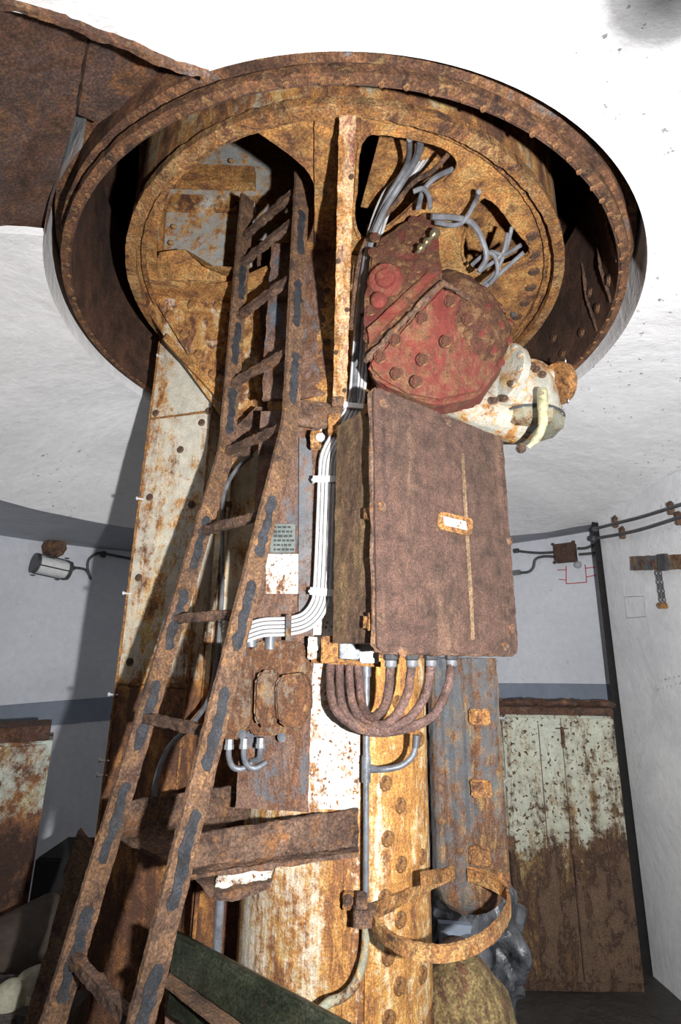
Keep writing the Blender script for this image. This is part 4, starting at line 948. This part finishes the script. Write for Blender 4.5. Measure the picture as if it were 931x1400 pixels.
for px, py in ((655, 980), (658, 1078), (655, 1170)):
    bm = BM(); box(bm, W(px, py, 1.885), (.07, .02, .05), bev=.005); rough(bm, .012, .005, 30, 4); obj('rust_clamp', bm, 'crust_or', t)
for py in (982, 1070, 1175):
    p = W(686, py, 1.95); bm = BM(); tube(bm, [p + V((-.03, 0, 0)), p + V((.01, 0, 0))], .005, 6)
    for s in (-1, 1): tube(bm, [p + V((.006, 0, 0)), p + V((.018, 0, .010 * s))], .0035, 6)
    obj('wing_nut', bm, 'steel', t)
# hoop bracket
zh_ = W(605, 1306, 1.42).z
hoop = smooth_path([WZ(x, y, zh_) for x, y in ((505, 1250), (516, 1268), (535, 1286), (565, 1299), (605, 1304), (648, 1293), (680, 1270), (695, 1243), (692, 1220), (668, 1206), (640, 1196))], 5)
t = thing('hoop_bracket', WZ(500, 1250, zh_), 'orange rusted flat-iron hoop bracket sticking out at the foot of the column', 'hoop bracket')
bs = [(-.005, -.017), (.005, -.017), (.005, .017), (-.005, .017)]
bm = BM(); tube(bm, hoop, 0, sec=bs); rough(bm, .012, .002, 40, 4); obj('hoop', bm, 'hoopm', t)
bm = BM(); tube(bm, [WZ(505, 1250, zh_), WZ(560, 1222, zh_), WZ(620, 1192, zh_)], 0, sec=bs); rough(bm, .012, .002, 40, 5); obj('tie_bar', bm, 'hoopm', t)
bm = BM(); tube(bm, [WZ(622, 1190, zh_), WZ(660, 1196, zh_), WZ(697, 1204, zh_)], 0, sec=[(-.005, -.018), (.005, -.018), (.005, .018), (-.005, .018)]); rough(bm, .012, .002, 40, 5); obj('cross_strap', bm, 'hoopm', t)
bm = BM(); prism(bm, [W(575, 1196, 1.63), W(605, 1190, 1.75), W(605, 1206, 1.75), W(575, 1215, 1.63)], (0, .02, 0)); rough(bm, .012, .002, 40, 5); obj('side_tab', bm, 'crust_or', t)
# corroded tank below
tc_ = W(640, 1400, 1.95)
t = thing('corroded_tank', V((tc_.x, 2.0, 0)), 'yellow-brown corroded tank with domed top below the blue-grey post', 'tank')
zt_ = W(640, 1318, 1.95).z
bm = BM(); lathe(bm, [(0, zt_ + .0), (.05, zt_), (.06, zt_ - .01), (.10, zt_ - .05), (.145, zt_ - .10), (.165, zt_ - .17), (.17, zt_ - .3), (.17, 0)], (tc_.x, 2.0, 0), seg=28); rough(bm, .025, .005, 20, 5); obj('tank_body', bm, rust('tank_rust', [DK, BR, (0.16, 0.10, 0.045), (0.32, 0.24, 0.10), BR, MD], 5, 50, (1, 1, .5)), t)
bm = BM(); lathe(bm, [(.03, zt_ - .01), (.03, zt_ + .02), (.045, zt_ + .02), (.045, zt_ + .035), (0, zt_ + .035)], (tc_.x - .02, 2.0, 0), seg=12); obj('filler_cap', bm, 'crust', t)
# crumpled plastic sheet behind
bm = BM(); c0 = W(655, 1290, 2.5)
bmesh.ops.create_icosphere(bm, subdivisions=5, radius=.2)
for v in bm.verts:
    k = 1 + .35 * noise.noise(v.co * 9) + .2 * noise.noise(v.co * 22); v.co = V((v.co.x * 1.1 * k, v.co.y * k, v.co.z * 1.3 * k)) + V((c0.x, 2.55, c0.z))
tag(obj('plastic_sheet', bm, 'plastic', None, 20), 'crumpled grey plastic sheet bundled behind the hoop bracket', 'plastic sheet')
bm = BM(); box(bm, V((c0.x, 2.55, (c0.z - .33) / 2)), (.34, .4, c0.z - .33), bev=.02); rough(bm, .04, .004, 20, 5); tag(obj('dark_crate', bm, 'near_black'), 'black crate under the crumpled plastic sheet', 'crate')
bm = BM(); q = [W(600, 1262, 2.35), W(645, 1266, 2.35), W(640, 1300, 2.35), W(602, 1296, 2.35)]; prism(bm, q, (0, .03, 0)); tag(obj('blue_board', bm, 'ledge'), 'small blue-grey board showing through the hoop bracket', 'board')

# ================================================================== RIGHT CABINET
cL = W(690, 985, 3.45); cRt = W(838, 972, 3.45)
xL, xR = W(696, 1160, 3.45).x, W(861, 1160, 3.45).x
zc1 = (cL.z + cRt.z) / 2
t = thing('metal_cabinet', V(((xL + xR) / 2, 3.6, 0)), 'tall pale green two-door metal cabinet with brown rust, right rear', 'cabinet')
bm = BM(); box(bm, V(((xL + xR) / 2, 3.62, zc1 / 2)), (xR - xL, .30, zc1), bev=.006); obj('carcass', bm, 'cabinet', t)
xs = W(777, 1100, 3.45).x
for nm_, a, b in (('door', xL + .008, xs - .003), ('door', xs + .003, xR - .008)):
    bm = BM(); box(bm, V(((a + b) / 2, 3.46, zc1 / 2 + .02)), (b - a, .022, zc1 - .07), bev=.004); dr = obj(nm_, bm, 'cabinet', t)
    if a < xs - .01:
        for px, py, w_, h_ in ((778, 1008, .05, .12), (788, 1152, .05, .12)):
            q = W(px, py, 3.44); bm = BM(); box(bm, V((xs, 3.442, q.z)), (.02, .014, h_), bev=.003); tube(bm, [V((xs - .04, 3.442, q.z + h_ * .42)), V((xs + .04, 3.442, q.z + h_ * .42))], .004, 6); tube(bm, [V((xs, 3.435, q.z - .03)), V((xs, 3.425, q.z + .03))], .008, 6); obj('latch', bm, 'crust', dr)
        bm = BM(); q = W(742, 1060, 3.44); tube(bm, [V((q.x, 3.449, .5)), V((q.x, 3.449, zc1 - .05))], .003, 6); obj('fold_line', bm, 'crust', dr)
        bm = BM(); q = W(697, 1153, 3.44); box(bm, q, (.06, .02, .07), bev=.004); obj('side_hinge', bm, 'crust', dr)
bm = BM(); box(bm, V(((xL + xR) / 2 - .02, 3.62, zc1 + .025)), (xR - xL + .03, .34, .045), bev=.004); rough(bm, .03, .004, 20, 5); obj('top_board', bm, 'plate_brown', t)
for i, (px, w_, l) in enumerate(((708, .13, 'left of the three'), (764, .13, 'middle of the three'), (818, .11, 'right of the three'))):
    q = W(px, 962, 3.55); bm = BM(); 
    pts = [V((q.x + w_ * math.cos(a), 3.60 + .1 * math.sin(a), zc1 + .065 + .006 * math.sin(3 * a))) for a in [2 * PI * k / 24 for k in range(25)]]
    tube(bm, pts, .016, 8); rough(bm, .02, .006, 30, 4)
    tag(obj('rusted_ring', bm, 'plate_brown'), 'flat dark rusted ring lying on the right cabinet, %s' % l, 'metal ring', 'rusted rings on the cabinet')
# ================================================================== LEFT CABINET
cY = 2.75
q = W(72, 1013, cY); q2 = W(50, 1140, cY); lx = q.x; lzt = q.z
ga = math.radians(27); gx = V((math.cos(ga), math.sin(ga), 0)); gy = V((-math.sin(ga), math.cos(ga), 0)); Rg = Matrix((gx, gy, V((0, 0, 1)))).transposed()
def GC(a, b, z): return V((lx, cY, 0)) + gx * a + gy * b + V((0, 0, z))
t = thing('green_cabinet', GC(-.35, .15, 0), 'pale green metal cabinet with rust-eaten edge at the left', 'cabinet')
bm = BM(); box(bm, GC(-.35, .17, lzt / 2), (.70, .30, lzt), Rg, bev=.004); obj('carcass', bm, 'cabinet2', t)
bm = BM(); box(bm, GC(-.36, .0, lzt / 2), (.68, .02, lzt - .03), Rg, bev=.004); obj('door', bm, 'cabinet2', t)
bm = BM(); box(bm, GC(-.37, .14, lzt + .035), (.70, .26, .07), Rg); rough(bm, .025, .005, 25, 5); obj('top_rail', bm, 'plate_brown', t)
# ================================================================== LEFT WALL LAMP
lc = WC(75, 775, WR - .07)
inw = (V((0, 1.96, lc.z)) - lc).normalized(); sd = V((0, 0, 1)).cross(inw).normalized()
if sd.x < 0: sd = -sd
la = WC(48, 770, WR - .07); lb = WC(92, 780, WR - .07); ld_ = (lb - la).normalized(); la = lb - ld_ * (lb - la).length
t = thing('wall_lamp', lc, 'caged cylindrical wall lamp with frosted glass on the left wall', 'wall lamp')
bm = BM(); tube(bm, [la + ld_ * .02, lb], .062, 16); obj('glass_cylinder', bm, 'glass', t)
for k, c in ((0, la), (1, lb)):
    bm = BM(); tube(bm, [c - ld_ * .012, c + ld_ * .012], .072, 16); obj('cage_ring', bm, 'cable_d', t)
for k in range(4):
    a = 2 * PI * k / 4 + .2; o_ = (V((0, 0, 1)) * math.cos(a) + inw * math.sin(a)) * .070; bm = BM(); tube(bm, [la + o_, lb + o_], .005, 6); obj('cage_bar', bm, 'cable_d', t)
bm = BM(); hc = WC(74, 749, WR - .05); lathe(bm, [(0, .06), (.068, .055), (.078, .02), (.078, -.03), (0, -.03)], hc, inw, 10); rough(bm, .02, .003, 30, 3); obj('mount_box', bm, 'crust', t)
row_parts('thumb_screw', 'cable_d', t, [(WC(x, y, WR - .08), (0, 0, -1)) for x, y in ((45, 786), (78, 792), (92, 763))], .012, 'hex')
bm = BM(); tube(bm, [lb, WC(102, 776, WR - .06)], [.025, .015], 10); obj('cable_gland', bm, 'cable_d', t)
bm = BM(); tube(bm, smooth_path([WC(100, 776, WR - .05), WC(117, 779, WR - .04), WC(124, 791, WR - .03), WC(120, 779, WR - .02), WC(121, 766, WR - .02), WC(130, 758, WR - .02), WC(142, 757, WR - .02), WC(185, 765, WR - .02), WC(230, 772, WR - .02)]), .010, 8)
tag(obj('lamp_cable', bm, 'cable_d'), 'black cable leaving the caged lamp along the left wall', 'cable')
bm = BM(); box(bm, WC(142, 758, WR - .02), (.03, .03, .05), bev=.004); tag(obj('cable_clip', bm, 'cable_d'), 'dark clip holding the lamp cable on the left wall', 'cable clip')
# ================================================================== REAR WALL, right: junction box and cables
jq = WC(773, 756, WR - .04); jn = (V((0, 1.96, jq.z)) - jq).normalized(); js = V((-jn.y, jn.x, 0)); js = js if js.x > 0 else -js
Rj = Matrix((js, -jn, V((0, 0, 1)))).transposed()
t = thing('junction_box', jq, 'small square dark brown junction box on the rear wall right of the column', 'junction box')
bm = BM(); box(bm, jq, (.16, .07, .15), Rj, bev=.006); rough(bm, .02, .0015, 40, 4); obj('box_body', bm, 'box', t)
bm = BM(); box(bm, jq + jn * .038, (.145, .012, .135), Rj, bev=.004); obj('lid', bm, 'box', t)
row_parts('lid_screw', 'crust', t, [(jq + jn * .03 + js * a + V((0, 0, b)), jn) for a, b in ((-.08, .075), (.08, .075), (-.08, -.075), (.08, -.075))], .012, 'dome')
def wc(pts, lab, R=WR - .03, r=.011, name='wall_cable'):
    bm = BM(); tube(bm, smooth_path([WC(x, y, R) for x, y in pts]), r, 8); tag(obj(name, bm, 'cable_d'), lab, 'cable')
wc([(706, 753), (722, 755), (740, 756), (757, 755)], 'black cable from plug to the left side of the brown junction box, upper')
wc([(709, 783), (722, 782), (729, 776), (732, 765), (742, 761), (757, 761)], 'black cable with an S-bend entering the junction box lower left')
wc([(790, 750), (802, 749), (818, 742)], 'upper black cable from junction box to the dark wall joint')
wc([(792, 758), (805, 757), (818, 755)], 'lower black cable from junction box to the dark wall joint')
bm = BM(); q = WC(705, 783, WR - .04); tube(bm, [q - js * .04, q + js * .04], .022, 10); tag(obj('cable_plug', bm, 'steel'), 'grey metal plug end of the S-bend cable by the box edge', 'plug')
bm = BM(); q = WC(706, 753, WR - .04); tube(bm, [q - js * .02, q + js * .02], .02, 8); tag(obj('wall_bush', bm, 'cable_d'), 'dark bush at the end of the upper cable by the box edge', 'bush')
bm = BM(); q = WC(790, 772, WR - .02); dome(bm, q, jn, .03, .02); rough(bm, .01, .004, 40, 3); tag(obj('mortar_blob', bm, 'soffit'), 'grey mortar blob under the junction box corner', 'mortar blob')
# red crayon outline on the wall
def mark(segs, mat, name, lab, cat, fn, w_=1.2):
    bm = BM()
    for (xa_, ya_), (xb_, yb_) in segs:
        a = fn(xa_, ya_); b = fn(xb_, yb_); tube(bm, [a, b], .0018 * w_, 5)
    tag(obj(name, bm, mat), lab, cat)
mark([((774, 774), (774, 798)), ((774, 798), (802, 796)), ((802, 796), (800, 772)), ((762, 779), (774, 779)), ((764, 792), (774, 793)), ((800, 777), (814, 775)), ((801, 789), (815, 786))], 'redmark', 'crayon_outline', 'red crayon outline with ticks under the junction box', 'wall mark', lambda x, y: WC(x, y, WR - .002), 2.2)
def RW(px, py, o=0.0): return PP(px, py, A + nrm * o, nrm)
mark([((854, 816), (880, 815)), ((880, 815), (883, 843)), ((883, 843), (857, 845)), ((857, 845), (854, 816))], 'pencil', 'pencil_square', 'faint pencil square on the right wall below the strap', 'wall mark', lambda x, y: RW(x, y, .001), 1.3)
random.seed(3); sg_ = []
for r_, (ya, n_) in enumerate(((944, 8), (932, 6))):
    for i in range(n_):
        x = 898 + i * 6 + r_ * 4; y = ya - i * 1.5
        for k in range(3):
            sg_.append(((x + random.uniform(0, 3), y - random.uniform(0, 4)), (x + random.uniform(0, 4), y - random.uniform(0, 5))))
mark(sg_, 'pencil', 'faint_scrawl', 'faint illegible scrawl low on the right wall', 'wall writing', lambda x, y: RW(x, y, .001), .9)
# two cables along the right wall with clips
for i, (pts, lab) in enumerate((([(817, 722), (845, 715), (880, 706), (931, 690), (960, 680)], 'upper black cable along the top of the right wall'), ([(815, 736), (850, 730), (880, 723), (931, 707), (960, 698)], 'lower black cable along the top of the right wall'))):
    bm = BM(); tube(bm, smooth_path([RW(x, y, .035) for x, y in pts]), .011, 8); tag(obj('wall_cable', bm, 'cable_d'), lab, 'cable')
for x, y, l in ((841, 714, 'upper cable, nearer the dark joint'), (917, 695, 'upper cable, nearer the frame edge'), (851, 729, 'lower cable, nearer the dark joint'), (928, 709, 'lower cable, nearer the frame edge')):
    tt = thing('cable_saddle', RW(x, y, .02), 'dark iron clip on the %s of the right wall' % l, 'cable clip', 'cable clips on the right wall')
    q = RW(x, y, .025); bm = BM(); box(bm, q, (.03, .03, .075), bev=.005); rough(bm, .012, .003, 40, 3); obj('saddle', bm, 'crust', tt)
    row_parts('saddle_nut', 'crust', tt, [(RW(x, y - 7, .03), nrm)], .010, 'hex')
for x, y, l in ((815, 724, 'upper'), (813, 737, 'lower')):
    q = RW(x, y, .03); bm = BM(); dome(bm, q, nrm, .022, .03); bmesh.ops.transform(bm, matrix=Matrix.Identity(4), verts=bm.verts); rough(bm, .01, .004, 40, 3); tag(obj('end_seal', bm, 'cable_d'), 'black lump sealing the %s cable at the wall joint' % l, 'seal')
# strap hinge with chain
t = thing('iron_strap', RW(900, 768, .01), 'blue-grey and rusty iron strap bar bolted to the right wall', 'strap')
bm = BM(); prism(bm, [RW(x, y, .0) for x, y in ((866, 761), (960, 757), (960, 778), (867, 780))], nrm * .025); rough(bm, .016, .003, 30, 5); obj('bar', bm, 'bluegrey', t)
bm = BM(); prism(bm, [RW(x, y, .02) for x, y in ((903, 758), (913, 757), (914, 780), (904, 781))], nrm * .02); rough(bm, .012, .002, 30, 4); obj('knuckle', bm, 'cable_d', t)
row_parts('bolt', 'crust', t, [(RW(x, y, .026), nrm) for x, y in ((877, 770), (892, 770))], .016, 'hex')
t = thing('hanging_chain', RW(899, 781, .02), 'short double chain with rusty stopper hanging from the iron strap', 'chain')
for s in (0, 1):
    for k in range(7):
        q = RW(898 + s * 5 + k * .9, 784 + k * 6, .025)
        pts = [q + V((0, 0, .016 * math.sin(a))) + (d * .008 * math.cos(a) if k % 2 else nrm * .008 * math.cos(a)) for a in [2 * PI * j / 10 for j in range(11)]]
        bm = BM(); tube(bm, pts, .0028, 5); obj('link', bm, 'cable_d', t)
bm = BM(); q = RW(906, 828, .025); box(bm, q, (.05, .03, .035), bev=.006); rough(bm, .01, .003, 40, 3); obj('stopper', bm, 'crust_or', t)

# ================================================================== LOW FOREGROUND: green beam, lamp under bracket
def chan(pA, pB, w_, h_, name, lab):
    bm = BM(); dd = (pB - pA).normalized(); s_ = V((dd.y, -dd.x, 0)).normalized(); up_ = V((0, 0, 1))
    tube(bm, [pA, pB], 0, sec=[(-w_, -h_), (w_, -h_), (w_, -h_ + .008), (-w_ + .008, -h_ + .008), (-w_ + .008, h_), (-w_, h_)]); 
    bmesh.ops.bevel(bm, geom=[e for e in bm.edges], offset=.0015, segments=1, affect='EDGES')
    return tag(obj(name, bm, 'green'), lab, 'beam')
bm = BM(); zz = W(245, 1300, 1.40).z
q = [W(235, 1275, 1.46), W(470, 1400, 1.20), W(500, 1440, 1.17), W(430, 1470, 1.17), W(232, 1330, 1.46)]
prism(bm, q, (0.006, 0.010, 0)); bmesh.ops.bevel(bm, geom=[e for e in bm.edges], offset=.002, segments=1, affect='EDGES')
t = thing('green_channel', W(250, 1310, 1.45), 'olive green steel channel slanting across the bottom foreground', 'beam')
obj('web', bm, 'green', t)
bm = BM(); prism(bm, [W(235, 1275, 1.46), W(470, 1400, 1.20), W(480, 1398, 1.23), W(243, 1272, 1.50)], (0, 0, -.006)); obj('top_flange', bm, 'green', t)
bm = BM(); prism(bm, [W(232, 1330, 1.46), W(430, 1470, 1.17), W(410, 1490, 1.12), W(225, 1345, 1.40)], (0, 0, -.006)); rough(bm, .02, .001, 30, 5); obj('bottom_flange', bm, 'ladder', t)
for x in ():
    y = 1275 + (x - 235) * .53; bm = BM(); prism(bm, [W(x, y + 3, 1.46 - (x - 235) * .0011), W(x + 2, y + 4, 1.46 - (x - 235) * .0011), W(x, y + 55, 1.46 - (x - 235) * .0011), W(x - 2, y + 55, 1.46 - (x - 235) * .0011)], (0, -.002, 0)); obj('drip_line', bm, 'pencil', t)
bm = BM(); prism(bm, [W(232, 1355, 1.42), W(330, 1425, 1.30), W(330, 1450, 1.30), W(228, 1385, 1.42)], (0.005, .01, 0)); tag(obj('lower_green_rail', bm, 'green'), 'second smaller green rail below the big channel', 'rail')
bm = BM(); prism(bm, [W(225, 1335, 1.55), W(300, 1360, 1.55), W(350, 1420, 1.5), W(225, 1420, 1.5)], (0, .02, .0)); rough(bm, .02, .004, 25, 5); tag(obj('rusty_tray', bm, 'crust'), 'rusty brown tray between the green channel and the ladder', 'tray')
t = thing('bulkhead_lamp', W(318, 1210, 1.58), 'white-topped bulkhead fitting hanging under the ladder support', 'lamp fitting')
bm = BM(); prism(bm, [W(296, 1198, 1.55), W(365, 1182, 1.62), W(372, 1192, 1.60), W(370, 1204, 1.60), W(300, 1222, 1.52), W(292, 1212, 1.52)], (0, .10, 0)); bmesh.ops.bevel(bm, geom=[e for e in bm.edges], offset=.004, segments=2, affect='EDGES'); rough(bm, .012, .002, 40, 4); obj('cover', bm, 'white_spotted', t)
bm = BM(); prism(bm, [W(268, 1204, 1.52), W(300, 1222, 1.50), W(370, 1206, 1.58), W(368, 1216, 1.58), W(318, 1234, 1.52), W(290, 1228, 1.50)], (0, .10, 0)); rough(bm, .012, .004, 40, 5); obj('base_tray', bm, 'crust', t)
bm = BM(); tube(bm, [W(301, 1228, 1.60), W(296, 1310, 1.62), W(293, 1420, 1.62)], .012, 10); obj('stem', bm, 'zinc', t)
# dark plates and debris at the lower left
bm = BM(); prism(bm, [W(107, 1134, 1.95), W(132, 1168, 1.9), W(105, 1240, 1.9), W(60, 1400, 1.8), W(40, 1450, 1.8), W(20, 1440, 1.8), W(62, 1300, 1.9), W(94, 1216, 1.95), W(86, 1198, 1.95)], (0, .02, 0)); rough(bm, .03, .006, 15, 6)
tag(obj('bent_sheet', bm, 'ladder'), 'bent pointed rusty sheet standing left of the ladder foot', 'metal sheet')
bm = BM(); tube(bm, [W(-40, 1330, 2.3), W(70, 1268, 2.6)], .13, 24); rough(bm, .05, .004, 15, 4); tag(obj('fallen_pipe', bm, plain('dark_brown_pipe', (.06, .045, .035), .7)), 'wide dark brown pipe lying in front of the left cabinet', 'pipe')
for i, (x, y, l) in enumerate(((12, 1370, 'topmost of the heap'), (30, 1385, 'right of the heap'), (8, 1398, 'lowest of the heap'), (45, 1350, 'leaning on the bent sheet'))):
    q = W(x, y, 1.9 + .02 * i); bm = BM(); bmesh.ops.create_icosphere(bm, subdivisions=4, radius=.055)
    for v in bm.verts: v.co = v.co * (1 + .15 * noise.noise(v.co * 20 + V((i, 0, 0)))) + q
    tag(obj('pale_lump', bm, 'sack'), 'pale greenish stone lump at the lower left corner, %s' % l, 'stone', 'pale lumps at the lower left')
bm = BM(); box(bm, W(15, 1440, 1.95), (.35, .3, .3), bev=.05); rough(bm, .03, .02, 10, 5); tag(obj('rubble_heap', bm, 'floor'), 'dark rubble heap under the pale lumps', 'rubble', kind='stuff')
bm = BM(); q = W(90, 1180, 2.7); box(bm, V((q.x + .0, 2.9, q.z / 2 - .0)), (.34, .3, q.z + .0), bev=.01); tag(obj('black_locker', bm, 'near_black'), 'black low locker between the left cabinet and the pillar', 'locker')
